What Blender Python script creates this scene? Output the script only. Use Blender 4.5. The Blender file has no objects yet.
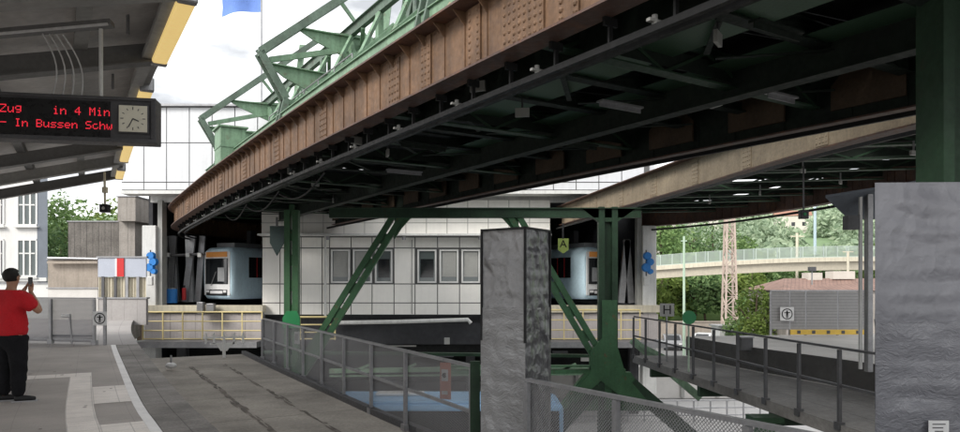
import bpy, math, random
from mathutils import Vector, Matrix, noise
random.seed(7)
R = math.radians
C = bpy.context.scene.collection
V = Vector
# ------------------------------------------------------------------ materials
def _nt(name):
    m = bpy.data.materials.new(name); m.use_nodes = True
    nt = m.node_tree; nt.nodes.clear()
    out = nt.nodes.new('ShaderNodeOutputMaterial'); b = nt.nodes.new('ShaderNodeBsdfPrincipled')
    nt.links.new(b.outputs[0], out.inputs[0])
    return m, nt, b, out
def M(name, col, rough=.6, metal=0., var=.25, scale=1.5, fine=18., bump=.15, streak=0., rust=0., rustcol=(.16,.07,.035), emit=None, estr=0., alpha=None, spec=.4, uvgrid=None):
    m, nt, b, out = _nt(name); N = nt.nodes.new; L = nt.links.new
    tc = N('ShaderNodeTexCoord')
    def noi(sc, det=6, vec=None, r=.6):
        n = N('ShaderNodeTexNoise'); n.inputs['Scale'].default_value = sc; n.inputs['Detail'].default_value = det
        n.inputs['Roughness'].default_value = r
        L(vec or tc.outputs['Object'], n.inputs['Vector']); return n.outputs['Fac']
    def mapr(x, a, b_, c, d):
        n = N('ShaderNodeMapRange'); L(x, n.inputs[0])
        for i, v in enumerate((a, b_, c, d)): n.inputs[i+1].default_value = v
        return n.outputs[0]
    def mul(colsock, fac):
        n = N('ShaderNodeVectorMath'); n.operation = 'SCALE'; L(colsock, n.inputs[0]); L(fac, n.inputs['Scale']); return n.outputs[0]
    rgb = N('ShaderNodeRGB'); rgb.outputs[0].default_value = (*col, 1)
    c = rgb.outputs[0]
    c = mul(c, mapr(noi(scale), .3, .7, 1-var, 1+var*.6))
    c = mul(c, mapr(noi(fine, 8), .3, .7, 1-var*.6, 1+var*.5))
    if streak:
        mp = N('ShaderNodeMapping'); mp.inputs['Scale'].default_value = (7, 7, .5); L(tc.outputs['Object'], mp.inputs[0])
        c = mul(c, mapr(noi(1., 5, mp.outputs[0]), .45, .8, 1, 1-streak))
    if rust:
        mx = N('ShaderNodeMix'); mx.data_type = 'RGBA'
        L(mapr(noi(scale*2.3, 10, r=.75), .62-rust*.3, .72-rust*.2, 0, .85), mx.inputs[0]); L(c, mx.inputs[6]); mx.inputs[7].default_value = (*rustcol, 1)
        c = mx.outputs[2]
    if uvgrid:                                   # (cell u, cell v, joint width, darkness)
        uv = N('ShaderNodeUVMap'); sp = N('ShaderNodeSeparateXYZ'); L(uv.outputs[0], sp.inputs[0])
        js = []
        for k in (0, 1):
            if uvgrid[k] <= 0: continue
            d = N('ShaderNodeMath'); d.operation = 'DIVIDE'; L(sp.outputs[k], d.inputs[0]); d.inputs[1].default_value = uvgrid[k]
            f = N('ShaderNodeMath'); f.operation = 'FRACT'; L(d.outputs[0], f.inputs[0])
            g = N('ShaderNodeMath'); g.operation = 'LESS_THAN'; L(f.outputs[0], g.inputs[0]); g.inputs[1].default_value = uvgrid[2]/uvgrid[k]
            js.append(g.outputs[0])
        j = js[0]
        if len(js) > 1:
            mxx = N('ShaderNodeMath'); mxx.operation = 'MAXIMUM'; L(js[0], mxx.inputs[0]); L(js[1], mxx.inputs[1]); j = mxx.outputs[0]
        c = mul(c, mapr(j, 0, 1, 1, uvgrid[3]))
    L(c, b.inputs['Base Color'])
    L(mapr(noi(fine*.7), .3, .7, max(0, rough-.12), min(1, rough+.12)), b.inputs['Roughness'])
    b.inputs['Metallic'].default_value = metal; b.inputs['Specular IOR Level'].default_value = spec
    if bump:
        bp = N('ShaderNodeBump'); bp.inputs['Strength'].default_value = bump; bp.inputs['Distance'].default_value = .02
        L(noi(fine, 8), bp.inputs['Height']); L(bp.outputs[0], b.inputs['Normal'])
    if emit: b.inputs['Emission Color'].default_value = (*emit, 1); b.inputs['Emission Strength'].default_value = estr
    return m
def mesh_mat(name, col, cell, wire, rot=45, fill=0.):
    """woven wire: opaque wires, open cells (uv in metres)"""
    m, nt, b, out = _nt(name); N = nt.nodes.new; L = nt.links.new
    b.inputs['Base Color'].default_value = (*col, 1); b.inputs['Roughness'].default_value = .5; b.inputs['Metallic'].default_value = .3
    uv = N('ShaderNodeUVMap'); mp = N('ShaderNodeMapping'); mp.inputs['Rotation'].default_value = (0, 0, R(rot)); L(uv.outputs[0], mp.inputs[0])
    sp = N('ShaderNodeSeparateXYZ'); L(mp.outputs[0], sp.inputs[0]); js = []
    for k in (0, 1):
        d = N('ShaderNodeMath'); d.operation = 'DIVIDE'; L(sp.outputs[k], d.inputs[0]); d.inputs[1].default_value = cell
        f = N('ShaderNodeMath'); f.operation = 'FRACT'; L(d.outputs[0], f.inputs[0])
        g = N('ShaderNodeMath'); g.operation = 'LESS_THAN'; L(f.outputs[0], g.inputs[0]); g.inputs[1].default_value = wire/cell
        js.append(g.outputs[0])
    mx = N('ShaderNodeMath'); mx.operation = 'MAXIMUM'; L(js[0], mx.inputs[0]); L(js[1], mx.inputs[1])
    fac = mx.outputs[0]
    if fill:
        a = N('ShaderNodeMath'); a.operation = 'MAXIMUM'; L(fac, a.inputs[0]); a.inputs[1].default_value = fill; fac = a.outputs[0]
    tr = N('ShaderNodeBsdfTransparent'); ms = N('ShaderNodeMixShader')
    L(fac, ms.inputs[0]); L(tr.outputs[0], ms.inputs[1]); L(b.outputs[0], ms.inputs[2]); L(ms.outputs[0], out.inputs[0])
    return m
def glass_mat(name, col=(.05,.06,.07), rough=.05):
    m, nt, b, out = _nt(name)
    b.inputs['Base Color'].default_value = (*col, 1); b.inputs['Roughness'].default_value = rough; b.inputs['Specular IOR Level'].default_value = .8
    return m
def leaf_mat(name, c1, c2, c3):
    m, nt, b, out = _nt(name); N = nt.nodes.new; L = nt.links.new
    tc = N('ShaderNodeTexCoord'); n = N('ShaderNodeTexNoise'); n.inputs['Scale'].default_value = .5; n.inputs['Detail'].default_value = 4
    L(tc.outputs['Object'], n.inputs['Vector'])
    g = N('ShaderNodeNewGeometry'); ad = N('ShaderNodeMath'); ad.operation = 'MULTIPLY_ADD'
    L(g.outputs['Random Per Island'], ad.inputs[0]); ad.inputs[1].default_value = .45
    s = N('ShaderNodeMath'); s.operation = 'SUBTRACT'; L(n.outputs['Fac'], s.inputs[0]); s.inputs[1].default_value = .22
    L(s.outputs[0], ad.inputs[2])
    r = N('ShaderNodeValToRGB'); e = r.color_ramp.elements
    e[0].position = .2; e[0].color = (*c1, 1); e[1].position = .8; e[1].color = (*c3, 1); k = e.new(.5); k.color = (*c2, 1)
    L(ad.outputs[0], r.inputs[0]); L(r.outputs[0], b.inputs['Base Color']); b.inputs['Roughness'].default_value = .6
    b.inputs['Specular IOR Level'].default_value = .2
    tl = N('ShaderNodeBsdfTranslucent'); L(r.outputs[0], tl.inputs[0]); ms = N('ShaderNodeMixShader'); ms.inputs[0].default_value = .3
    L(b.outputs[0], ms.inputs[1]); L(tl.outputs[0], ms.inputs[2]); L(ms.outputs[0], out.inputs[0])
    return m
def film_mat(name, col, rough, horiz=True, strength=.5):
    """tarpaulin / stretch film with fine drawn creases"""
    m, nt, b, out = _nt(name); N = nt.nodes.new; L = nt.links.new
    tc = N('ShaderNodeTexCoord'); acc = None
    def math_(op, x, y, z=None):
        n = N('ShaderNodeMath'); n.operation = op
        for i, q in enumerate((x, y, z)):
            if q is None: continue
            if isinstance(q, (int, float)): n.inputs[i].default_value = q
            else: L(q, n.inputs[i])
        return n.outputs[0]
    layers = ((( 1.6, 1.6, 15), (8, -5, 0), 1.2, .55), ((2.5, 2.5, 9), (-24, 20, 0), 1.0, .35), ((3, 3, 4), (35, -38, 20), 1., .45)) if horiz else (((6, 6, .9), (4, 3, 0), 1., .7), ((3, 3, 1.6), (-28, 24, 10), 1., .5), ((9, 9, 3), (20, -25, 0), .9, .2))
    layers = ((( 1.1, 1.1, 4.2), (8, -5, 0), 7., .30), ((1, 1, 2.6), (-24, 20, 0), 16.0, .22), ((1, 1, 5), (6, -8, 20), 30., .20), ((1,1,.5), (5,5,0), 2.2, .9)) if horiz else (((2.2, 2.2, .5), (6, 9, 0), 2.2, 1.1), ((2, 2, .9), (-28, 24, 10), 4.5, .5), ((1, 1, 1), (20, -25, 0), 12, .12))
    wn = N('ShaderNodeTexNoise'); wn.inputs['Scale'].default_value = 3.; wn.inputs['Detail'].default_value = 4; L(tc.outputs['Object'], wn.inputs['Vector'])
    wm = N('ShaderNodeVectorMath'); wm.operation = 'MULTIPLY_ADD'; L(wn.outputs['Color'], wm.inputs[0]); wm.inputs[1].default_value = (.35,.35,.35); L(tc.outputs['Object'], wm.inputs[2])
    for (sc_, ro, nsc, amp) in layers:
        mp = N('ShaderNodeMapping'); mp.inputs['Scale'].default_value = sc_; mp.inputs['Rotation'].default_value = [R(q) for q in ro]; L(wm.outputs[0], mp.inputs[0])
        n = N('ShaderNodeTexVoronoi'); n.inputs['Scale'].default_value = nsc; L(mp.outputs[0], n.inputs['Vector']); rd = n.outputs['Distance']
        acc = math_('MULTIPLY', rd, amp) if acc is None else math_('MULTIPLY_ADD', rd, amp, acc)
    n = N('ShaderNodeTexNoise'); n.inputs['Scale'].default_value = 2.5; n.inputs['Detail'].default_value = 5; L(tc.outputs['Object'], n.inputs['Vector'])
    bp = N('ShaderNodeBump'); bp.inputs['Strength'].default_value = strength; bp.inputs['Distance'].default_value = .035 if horiz else .07; L(acc, bp.inputs['Height']); L(bp.outputs[0], b.inputs['Normal'])
    r = N('ShaderNodeValToRGB'); r.color_ramp.elements[0].position = .35; r.color_ramp.elements[1].position = .75
    r.color_ramp.elements[0].color = (*[x*.92 for x in col], 1); r.color_ramp.elements[1].color = (*[min(1, x*1.1) for x in col], 1)
    L(n.outputs['Fac'], r.inputs[0]); L(r.outputs[0], b.inputs['Base Color'])
    b.inputs['Roughness'].default_value = rough; b.inputs['Specular IOR Level'].default_value = .7; b.inputs['Coat Weight'].default_value = .35; b.inputs['Coat Roughness'].default_value = .15
    return m
mt = dict(
 brown = M('brown_girder_paint', (.175,.100,.056), .6, 0, .4, .9, 14, .2, streak=.5, rust=.30, rustcol=(.10,.06,.04)),
 beige = M('beige_girder_paint', (.33,.265,.185), .6, 0, .3, .9, 14, .2, streak=.25, rust=.12),
 rivet = M('rivet_brown_paint', (.19,.115,.075), .55, 0, .2),
 flange = M('dirty_flange_paint', (.10,.060,.048), .6, 0, .35, 1.2, 14, .2, rust=.4),
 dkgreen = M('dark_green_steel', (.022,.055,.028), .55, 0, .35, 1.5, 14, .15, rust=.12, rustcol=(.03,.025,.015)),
 under = M('shaded_green_steel', (.006,.014,.008), .7, 0, .4, 1.5, 12, .2),  # shade below the roof put into the colour, darker than the green paint
 shadeblack = M('shaded_black_plate', (.007,.008,.008), .85, 0, .4, 1., 8, .2),  # shade put into the colour: roof decks and the void below the hall
 brownplate = M('brown_web_plate', (.075,.05,.03), .7, 0, .3),
 midgreen = M('mid_green_paint', (.050,.135,.060), .5, 0, .25, 1.5, 14, .1, streak=.2, rust=.08),
 lgreen = M('pale_green_paint', (.20,.32,.21), .55, 0, .25, 1.5, 14, .12, streak=.4, rust=.2, rustcol=(.12,.09,.06)),
 lgreen2 = M('grey_green_weathered_paint', (.12,.17,.13), .55, 0, .3, 1.5, 14, .12, streak=.3, rust=.25, rustcol=(.08,.06,.05)),
 blackrail = M('black_rubbed_rail', (.010,.010,.010), .55, 0, .3, spec=.25),
 steel = M('grey_galvanised_steel', (.33,.33,.34), .4, .6, .2, 3, 30, .05),
 steeldk = M('dark_grey_steel', (.09,.09,.095), .5, .3, .2, 3, 30, .05),
 asphalt = M('platform_asphalt', (.42,.39,.365), .85, 0, .22, .8, 60, .25, streak=0, uvgrid=(.6,.3,.009,.86)),
 paver = M('edge_paver', (.25,.235,.22), .85, 0, .45, 1.2, 30, .3, uvgrid=(.27,.5,.012,.55)),
 white = M('white_tactile_paving', (.82,.77,.72), .7, 0, .14, 2., 40, .25, uvgrid=(.3,.3,.012,.72)),
 whiteline = M('white_edge_line', (.82,.81,.80), .6, 0, .12, 3, 50, .05),
 concrete = M('trough_concrete', (.31,.285,.25), .85, 0, .35, .9, 20, .3, uvgrid=(0,2.4,.03,.6)),
 stain = M('oily_drip_stain', (.15,.13,.11), .8, 0, .6, 2, 12, .2),
 darkconc = M('dark_trough_wall', (.05,.048,.045), .85, 0, .4, .8, 12, .2),
 greyconc = M('grey_trough_floor', (.18,.175,.168), .8, 0, .35, .7, 10, .2, uvgrid=(0.85,0,.03,.55)),
 ltconc = M('light_platform_concrete', (.60,.58,.55), .85, 0, .15, .8, 30, .2),
 cladding = M('white_facade_panel', (.88,.86,.81), .4, 0, .04, .6, 4, .02, streak=.05),
 claddingup = M('white_upper_panel', (.66,.67,.69), .4, 0, .05, .6, 8, .02, streak=.08),
 joint = M('dark_panel_joint', (.13,.13,.13), .8, 0, .1),
 whitepaint = M('white_painted_steel', (.66,.66,.64), .45, 0, .1, 2, 20, .05, streak=.2),
 cream = M('cream_painted_band', (.62,.57,.45), .6, 0, .1, 2, 20, .05, streak=.3),
 yellow = M('yellow_railing_paint', (.72,.60,.30), .5, 0, .1),
 yellow2 = M('warning_yellow', (.75,.50,.08), .5, 0, .12),
 lilac = M('lilac_grey_panel', (.50,.46,.45), .6, 0, .1, 1, 12, .05, streak=.2, uvgrid=(1.2,.0,.03,.6)),
 glass = glass_mat('window_glass', (.10,.12,.12)),
 darkglass = glass_mat('dark_tinted_glass', (.012,.014,.016), .08),
 trainblue = M('light_blue_train_paint', (.66,.86,.97), .3, 0, .06, 1, 10, .01, streak=.1),
 busblue = M('bright_blue_roof_paint', (.30,.55,.84), .35, 0, .1, 1, 10, .01),
 whitegloss = M('white_gloss_paint', (.75,.75,.75), .3, 0, .06),
 black = M('black_rubber', (.012,.012,.013), .6, 0, .2),
 blackgloss = M('black_plastic', (.015,.015,.016), .3, 0, .1, bump=0),
 red = M('red_plastic', (.55,.03,.03), .45, 0, .1),
 redwhite = M('orange_red_sign_paint', (.62,.20,.12), .5, 0, .15),
 orange = M('lit_orange_display', (.45,.20,.06), .5, emit=(1,.4,.08), estr=.1),
 shirt = M('red_cotton', (.55,.012,.02), .85, 0, .15, 3, 60, .3),
 trousers = M('black_cloth', (.013,.013,.015), .9, 0, .3, 3, 60, .3, spec=.15),
 skin = M('skin', (.42,.23,.15), .5, 0, .12, 6, 40, .05),
 hair = M('black_hair', (.012,.010,.009), .6, 0, .3, 10, 120, .6),
 canopy = M('canopy_grey_steel', (.33,.33,.32), .6, 0, .2, 1.2, 12, .05),
 canopydk = M('canopy_dark_beam', (.17,.17,.168), .6, 0, .2),
 roofsheet = M('canopy_soffit_sheet', (.58,.56,.54), .55, 0, .2, 1.5, 10, .05),
 lampshade = M('yellowed_lamp_diffuser', (.72,.52,.22), .5, 0, .1, emit=(1,.72,.26), estr=.6),
 led = M('lit_red_led', (.6,.02,.02), .5, var=0, bump=0, emit=(1,.03,.06), estr=1.0),
 clockface = M('cream_clock_face', (.70,.67,.55), .5, 0, .08),
 cable = M('white_cable', (.6,.6,.6), .5),
 signwhite = M('white_sign_plate', (.72,.72,.72), .4, 0, .08),
 signgrey = M('grey_sign_plate', (.36,.36,.34), .5, 0, .1),
 signgreen = M('green_sign_disc', (.03,.25,.09), .45, 0, .08),
 signlime = M('lime_sign_plate', (.48,.62,.16), .5, 0, .08),
 signdk = M('slate_green_plate', (.02,.035,.034), .8, 0, .15),
 blue = M('signal_blue', (.03,.22,.62), .5, 0, .12),
 flagblue = M('blue_flag_cloth', (.15,.26,.62), .8, 0, .1),
 housewall = M('white_house_render', (.70,.69,.67), .8, 0, .08, 1, 20, .05, streak=.12),
 slate = M('slate_grey_corner', (.16,.18,.21), .7, 0, .1),
 frame = M('window_frame_white', (.68,.68,.66), .4, 0, .05),
 boards = M('weathered_grey_boards', (.17,.155,.14), .8, 0, .35, 1.5, 12, .2, streak=.4, uvgrid=(.35,0,.03,.5)),
 boardslt = M('pale_grey_boards', (.34,.31,.28), .8, 0, .2, 1.5, 12, .2, streak=.3, uvgrid=(.5,0,.03,.6)),
 hoard = M('beige_concrete_wall', (.36,.31,.26), .85, 0, .2, 1, 12, .2, streak=.3),
 paleblue = M('pale_blue_grey_banner', (.42,.45,.52), .6, 0, .08),
 corr = M('cream_corrugated_sheet', (.60,.55,.43), .6, 0, .15, 1.5, 12, .1, streak=.4),
 flatgreen = M('lit_green_flange', (.022,.055,.028), .6, 0, .3),  # brighter copy of the underside green, caught light put into its colour
 pave = M('pale_paving', (.37,.35,.34), .85, 0, .15, .5, 10, .15, uvgrid=(.55,1.3,.02,.75)),
 street = M('street_asphalt', (.16,.158,.155), .9, 0, .18, .15, 5, .2),
 streetlt = M('pale_forecourt_paving', (.50,.49,.48), .85, 0, .12, .2, 4, .1, uvgrid=(2.,2.,.06,.8)),
 grass = M('embankment_grass', (.12,.20,.05), .95, 0, .3, .2, 3, .3),
 hill = M('wooded_hill_ground', (.06,.11,.035), .95, 0, .3, .02, .3, .3),
 hazehill = M('haze_paled_hill_ground', (.17,.25,.13), .95, 0, .2, .02, .3, .3),  # distance haze put into the paler ground colour
 bark = M('bark', (.09,.065,.045), .9, 0, .3, 3, 20, .5),
 bridge = M('cream_bridge_concrete', (.66,.60,.48), .8, 0, .1, .2, 3, .1, streak=.15),
 bridgerail = M('pale_bridge_screen', (.38,.44,.42), .5, 0, .1, .3, 3, .02),
 mast = M('pale_pink_lattice_paint', (.52,.42,.36), .6, 0, .15),
 mastblue = M('pale_blue_mast', (.45,.56,.62), .5, 0, .1),
 polegreen = M('pale_green_pole', (.45,.58,.45), .5, 0, .1),
 rooftile = M('reddish_brown_roof', (.24,.15,.12), .8, 0, .25, 1.5, 12, .2, uvgrid=(.3,0,.04,.6)),
 screengrey = M('grey_slatted_screen', (.34,.335,.335), .6, 0, .12, 1, 12, .05, uvgrid=(0,.09,.02,.7)),
 housepale = M('pale_distant_render', (.62,.58,.52), .8, 0, .1, .2, 3, .02),
 houseroof = M('distant_red_roof', (.34,.18,.13), .8, 0, .2, .3, 3, .02),
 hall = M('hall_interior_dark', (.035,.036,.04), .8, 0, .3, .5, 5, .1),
 hallgrey = M('hall_grey_mast', (.33,.34,.35), .5, .2, .2),
 filmgrey = film_mat('grey_stretch_film', (.30,.30,.305), .34, True, .7),
 filmshade = film_mat('shaded_tarpaulin_side', (.075,.075,.08), .36, False, .7),  # darker copy of the wrap, shade of the turned faces in its colour
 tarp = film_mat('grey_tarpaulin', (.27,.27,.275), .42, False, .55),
 film2 = film_mat('lilac_grey_film', (.135,.138,.158), .30, True, .5),
 tarp2 = film_mat('lilac_grey_tarpaulin', (.135,.138,.158), .45, False, .30),
 wire = mesh_mat('fence_wire_mesh', (.30,.30,.31), .024, .006, 45, .26),
 wiredense = mesh_mat('dense_fence_mesh', (.20,.20,.215), .030, .011, 0, .42),
 grating = mesh_mat('walkway_grating', (.06,.12,.07), .08, .035, 20, .95),
 hairwire = mesh_mat('bridge_mesh', (.48,.55,.50), 1.2, .08, 0, .5),
)
LEAF = [leaf_mat('leaves_mid_green', (.07,.13,.045), (.16,.26,.09), (.27,.38,.15)),  # mid and dark greens brightened to paint in some haze
        leaf_mat('leaves_dark_green', (.06,.12,.05), (.14,.23,.09), (.24,.34,.14)),
        leaf_mat('leaves_haze_paled_green', (.22,.30,.20), (.34,.43,.29), (.46,.54,.38)),  # haze put into these paler greens
        leaf_mat('leaves_yellow_green', (.06,.10,.02), (.15,.22,.05), (.26,.33,.09))]
# ------------------------------------------------------------------ mesh builder
class MB:
    def __init__(s): s.v = []; s.f = []; s.uv = {}
    def add(s, vs, fs, uvs=None):
        o = len(s.v); s.v += [V(p) for p in vs]
        for i, f in enumerate(fs):
            if uvs: s.uv[len(s.f)] = uvs[i]
            s.f.append([o+k for k in f])
        return s
    def box(s, c, d, rz=0, rx=0, ry=0):
        m = Matrix.Translation(V(c)) @ Matrix.Rotation(rz, 4, 'Z') @ Matrix.Rotation(ry, 4, 'Y') @ Matrix.Rotation(rx, 4, 'X')
        x, y, z = (k/2 for k in d)
        vs = [m @ V(p) for p in ((-x,-y,-z),(x,-y,-z),(x,y,-z),(-x,y,-z),(-x,-y,z),(x,-y,z),(x,y,z),(-x,y,z))]
        X, Y, Z = d
        def q(a, b): return [(0,0),(a,0),(a,b),(0,b)]
        return s.add(vs, [(3,2,1,0),(4,5,6,7),(0,1,5,4),(1,2,6,5),(2,3,7,6),(3,0,4,7)], [q(X,Y),q(X,Y),q(X,Z),q(Y,Z),q(X,Z),q(Y,Z)])
    def bar(s, p, q, w, h, up=(0,0,1)):
        p = V(p); q = V(q); d = q-p; L = d.length
        if L < 1e-6: return s
        d /= L; up = V(up)
        if abs(d.dot(up)) > .98: up = V((1,0,0))
        a = d.cross(up).normalized()*w/2; b = a.cross(d).normalized()*h/2
        vs = [p-a-b, p+a-b, p+a+b, p-a+b, q-a-b, q+a-b, q+a+b, q-a+b]
        u = [(0,0),(w,0),(w,L),(0,L)]
        return s.add(vs, [(0,1,2,3),(7,6,5,4),(0,4,5,1),(1,5,6,2),(2,6,7,3),(3,7,4,0)], [u]*6)
    def tube(s, p, q, r, n=10, r2=None):
        return s.ptube([p, q], r, n, [r, r if r2 is None else r2])
    def ptube(s, pts, r, n=8, rs=None):
        pts = [V(p) for p in pts]; rings = []; prev = None
        for i, p in enumerate(pts):
            d = (pts[min(i+1, len(pts)-1)]-pts[max(i-1, 0)]).normalized()
            if prev is None:
                a = d.cross(V((0,0,1)))
                if a.length < .1: a = d.cross(V((1,0,0)))
            else: a = prev - d*prev.dot(d)
            a.normalize(); prev = a; b = d.cross(a); rr = rs[i] if rs else r
            rings.append([p + (a*math.cos(t)+b*math.sin(t))*rr for t in (2*math.pi*k/n for k in range(n))])
        vs = [v for r_ in rings for v in r_]; fs = []
        for i in range(len(pts)-1):
            for k in range(n): fs.append((i*n+k, i*n+(k+1) % n, (i+1)*n+(k+1) % n, (i+1)*n+k))
        fs.append(tuple(range(n))[::-1]); fs.append(tuple((len(pts)-1)*n+k for k in range(n)))
        return s.add(vs, fs)
    def quad(s, a, b, c, d):
        a, b, c, d = map(V, (a, b, c, d)); U = (b-a).length; W = (d-a).length
        return s.add([a, b, c, d], [(0,1,2,3)], [[(0,0),(U,0),(U,W),(0,W)]])
    def prism(s, poly, n, t):
        """flat polygon (3D points) thickened by t along n"""
        n = V(n).normalized()*t/2; k = len(poly); vs = [V(p)-n for p in poly]+[V(p)+n for p in poly]
        fs = [tuple(range(k))[::-1], tuple(range(k, 2*k))]+[(i, (i+1) % k, k+(i+1) % k, k+i) for i in range(k)]
        return s.add(vs, fs)
    def sweep(s, path, prof, closed=True, zf=None):
        """path: list of (x,y); prof: (offset to the right of travel, z)"""
        n = len(path); pr = []; acc = 0; k = len(prof); vs = []; st = []
        for i, p in enumerate(path):
            p = V((p[0], p[1])); a = V(path[max(i-1,0)][:2]); b = V(path[min(i+1,n-1)][:2]); d = (b-a).normalized(); r = V((d.y, -d.x))
            if i: acc += (p-V(path[i-1][:2])).length
            st.append(acc); dz = zf(i/(n-1)) if zf else 0
            for (o, z) in prof: vs.append((p.x+r.x*o, p.y+r.y*o, z+dz))
        per = [0]
        for j in range(k): per.append(per[-1] + math.dist(prof[j], prof[(j+1) % k]))
        fs = []; uv = []
        for i in range(n-1):
            for j in range(k if closed else k-1):
                j2 = (j+1) % k
                fs.append((i*k+j, (i+1)*k+j, (i+1)*k+j2, i*k+j2)); uv.append([(per[j], st[i]), (per[j], st[i+1]), (per[j+1], st[i+1]), (per[j+1], st[i])])
        if closed and k > 2:
            fs.append(tuple(range(k))); uv.append([(0,0)]*k); fs.append(tuple((n-1)*k+j for j in range(k))[::-1]); uv.append([(0,0)]*k)
        return s.add(vs, fs, uv)
    def rivet(s, c, n, r):
        c = V(c); n = V(n).normalized(); a = n.cross(V((0,0,1))).normalized(); b = n.cross(a)
        vs = [c+(a*math.cos(t)+b*math.sin(t))*r for t in (math.pi*k/3 for k in range(6))]+[c+n*r*.35+(a*math.cos(t)+b*math.sin(t))*r*.7 for t in (math.pi*k/3 for k in range(6))]+[c+n*r*.6]
        return s.add(vs, [(k,(k+1)%6,6+(k+1)%6,6+k) for k in range(6)]+[(6+k,6+(k+1)%6,12) for k in range(6)])
    def ball(s, c, r, n=10, sc=(1,1,1)):
        vs = []; fs = []; c = V(c)
        for i in range(n+1):
            t = math.pi*i/n
            for j in range(n*2):
                p = math.pi*j/n; vs.append(c+V((math.sin(t)*math.cos(p)*r*sc[0], math.sin(t)*math.sin(p)*r*sc[1], math.cos(t)*r*sc[2])))
        for i in range(n):
            for j in range(n*2): fs.append((i*n*2+j, (i+1)*n*2+j, (i+1)*n*2+(j+1)%(n*2), i*n*2+(j+1)%(n*2)))
        return s.add(vs, fs)
    def build(s, name, mat, parent=None, smooth=False, bevel=0, label=None):
        base = V((0,0,0))
        if parent is not None:
            q = parent
            while q is not None: base += q.location; q = q.parent
        me = bpy.data.meshes.new(name); me.from_pydata([tuple(p-base) for p in s.v], [], s.f)
        if s.uv:
            ul = me.uv_layers.new(name='UVMap')
            for p in me.polygons:
                if p.index in s.uv:
                    for k, li in enumerate(p.loop_indices): ul.data[li].uv = s.uv[p.index][k]
        me.validate(); me.materials.append(mt[mat] if isinstance(mat, str) else mat)
        if smooth: me.shade_smooth(); me.set_sharp_from_angle(angle=R(40))
        o = bpy.data.objects.new(name, me); C.objects.link(o)
        if parent is not None: o.parent = parent
        if bevel:
            b = o.modifiers.new('b', 'BEVEL'); b.width = bevel; b.segments = 2; b.limit_method = 'ANGLE'
        if label: o['label'] = label
        return o
def B(): return MB()
def thing(name, label, cat, loc=(0,0,0), group=None):
    o = bpy.data.objects.new(name, None); C.objects.link(o); o.location = loc; o.empty_display_size = .1
    o['label'] = label; o['category'] = cat
    if group: o['group'] = group
    return o
def tag(o, label, cat, group=None):
    o['label'] = label; o['category'] = cat
    if group: o['group'] = group
    return o
def rebase(o, loc):
    """move a single-mesh thing's origin to its base"""
    loc = V(loc); o.data.transform(Matrix.Translation(-loc)); o.location = loc; return o
def struct(o): o['kind'] = 'structure'; return o
def dup(root, loc=None, rz=None, label=None):
    r = root.copy(); C.objects.link(r)
    if loc is not None: r.location = loc
    if rz is not None: r.rotation_euler = (0,0,rz)
    if label: r['label'] = label
    for ch in list(root.children):
        c = ch.copy(); C.objects.link(c); c.parent = r
        for g in list(ch.children):
            d = g.copy(); C.objects.link(d); d.parent = c
    return r
def spline(pts, step=.5):
    P = [V(p) for p in pts]; out = []
    P = [P[0]*2-P[1]]+P+[P[-1]*2-P[-2]]
    for i in range(1, len(P)-2):
        a, b, c, d = P[i-1:i+3]; n = max(1, int((c-b).length/step))
        for k in range(n):
            t = k/n; out.append(.5*((2*b)+(c-a)*t+(2*a-5*b+4*c-d)*t*t+(3*b-a-3*c+d)*t**3))
    out.append(P[-2]); return out
def walk(path, s):
    acc = 0
    for i in range(len(path)-1):
        a = V(path[i][:2]); b = V(path[i+1][:2]); l = (b-a).length
        if acc+l >= s:
            d = (b-a)/l; p = a+d*(s-acc); return p, d, V((d.y, -d.x))
        acc += l
    a = V(path[-2][:2]); b = V(path[-1][:2]); d = (b-a).normalized(); return b, d, V((d.y, -d.x))
def plen(path): return sum((V(path[i+1][:2])-V(path[i][:2])).length for i in range(len(path)-1))
def off(path, o):
    out = []
    for i in range(len(path)):
        a = V(path[max(i-1,0)][:2]); b = V(path[min(i+1,len(path)-1)][:2]); d = (b-a).normalized(); out.append(V((path[i][0]+d.y*o, path[i][1]-d.x*o)))
    return out
def v3(p, z): return V((p[0], p[1], z))
F = 700.; HY = 283.; CX = 480.
def P(px, py, Y): return V(((px-CX)*Y/F, Y, 1.6-(py-HY)*Y/F))
FONT = {'Z':'11111 00001 00010 00100 01000 10000 11111','u':'00000 00000 10001 10001 10001 10011 01101','g':'00000 01111 10001 10001 01111 00001 01110',
 'i':'00100 00000 01100 00100 00100 00100 01110','n':'00000 00000 10110 11001 10001 10001 10001','4':'00010 00110 01010 10010 11111 00010 00010',
 'M':'10001 11011 10101 10101 10001 10001 10001','I':'01110 00100 00100 00100 00100 00100 01110','B':'11110 10001 10001 11110 10001 10001 11110',
 's':'00000 00000 01111 10000 01110 00001 11110','e':'00000 00000 01110 10001 11111 10000 01110','S':'01111 10000 10000 01110 00001 00001 11110',
 'c':'00000 00000 01110 10000 10000 10001 01110','h':'10000 10000 10110 11001 10001 10001 10001','w':'00000 00000 10001 10001 10101 10101 01010','-':'00000 00000 00000 11111 00000 00000 00000',' ':' '.join(['00000']*7)}
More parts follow.
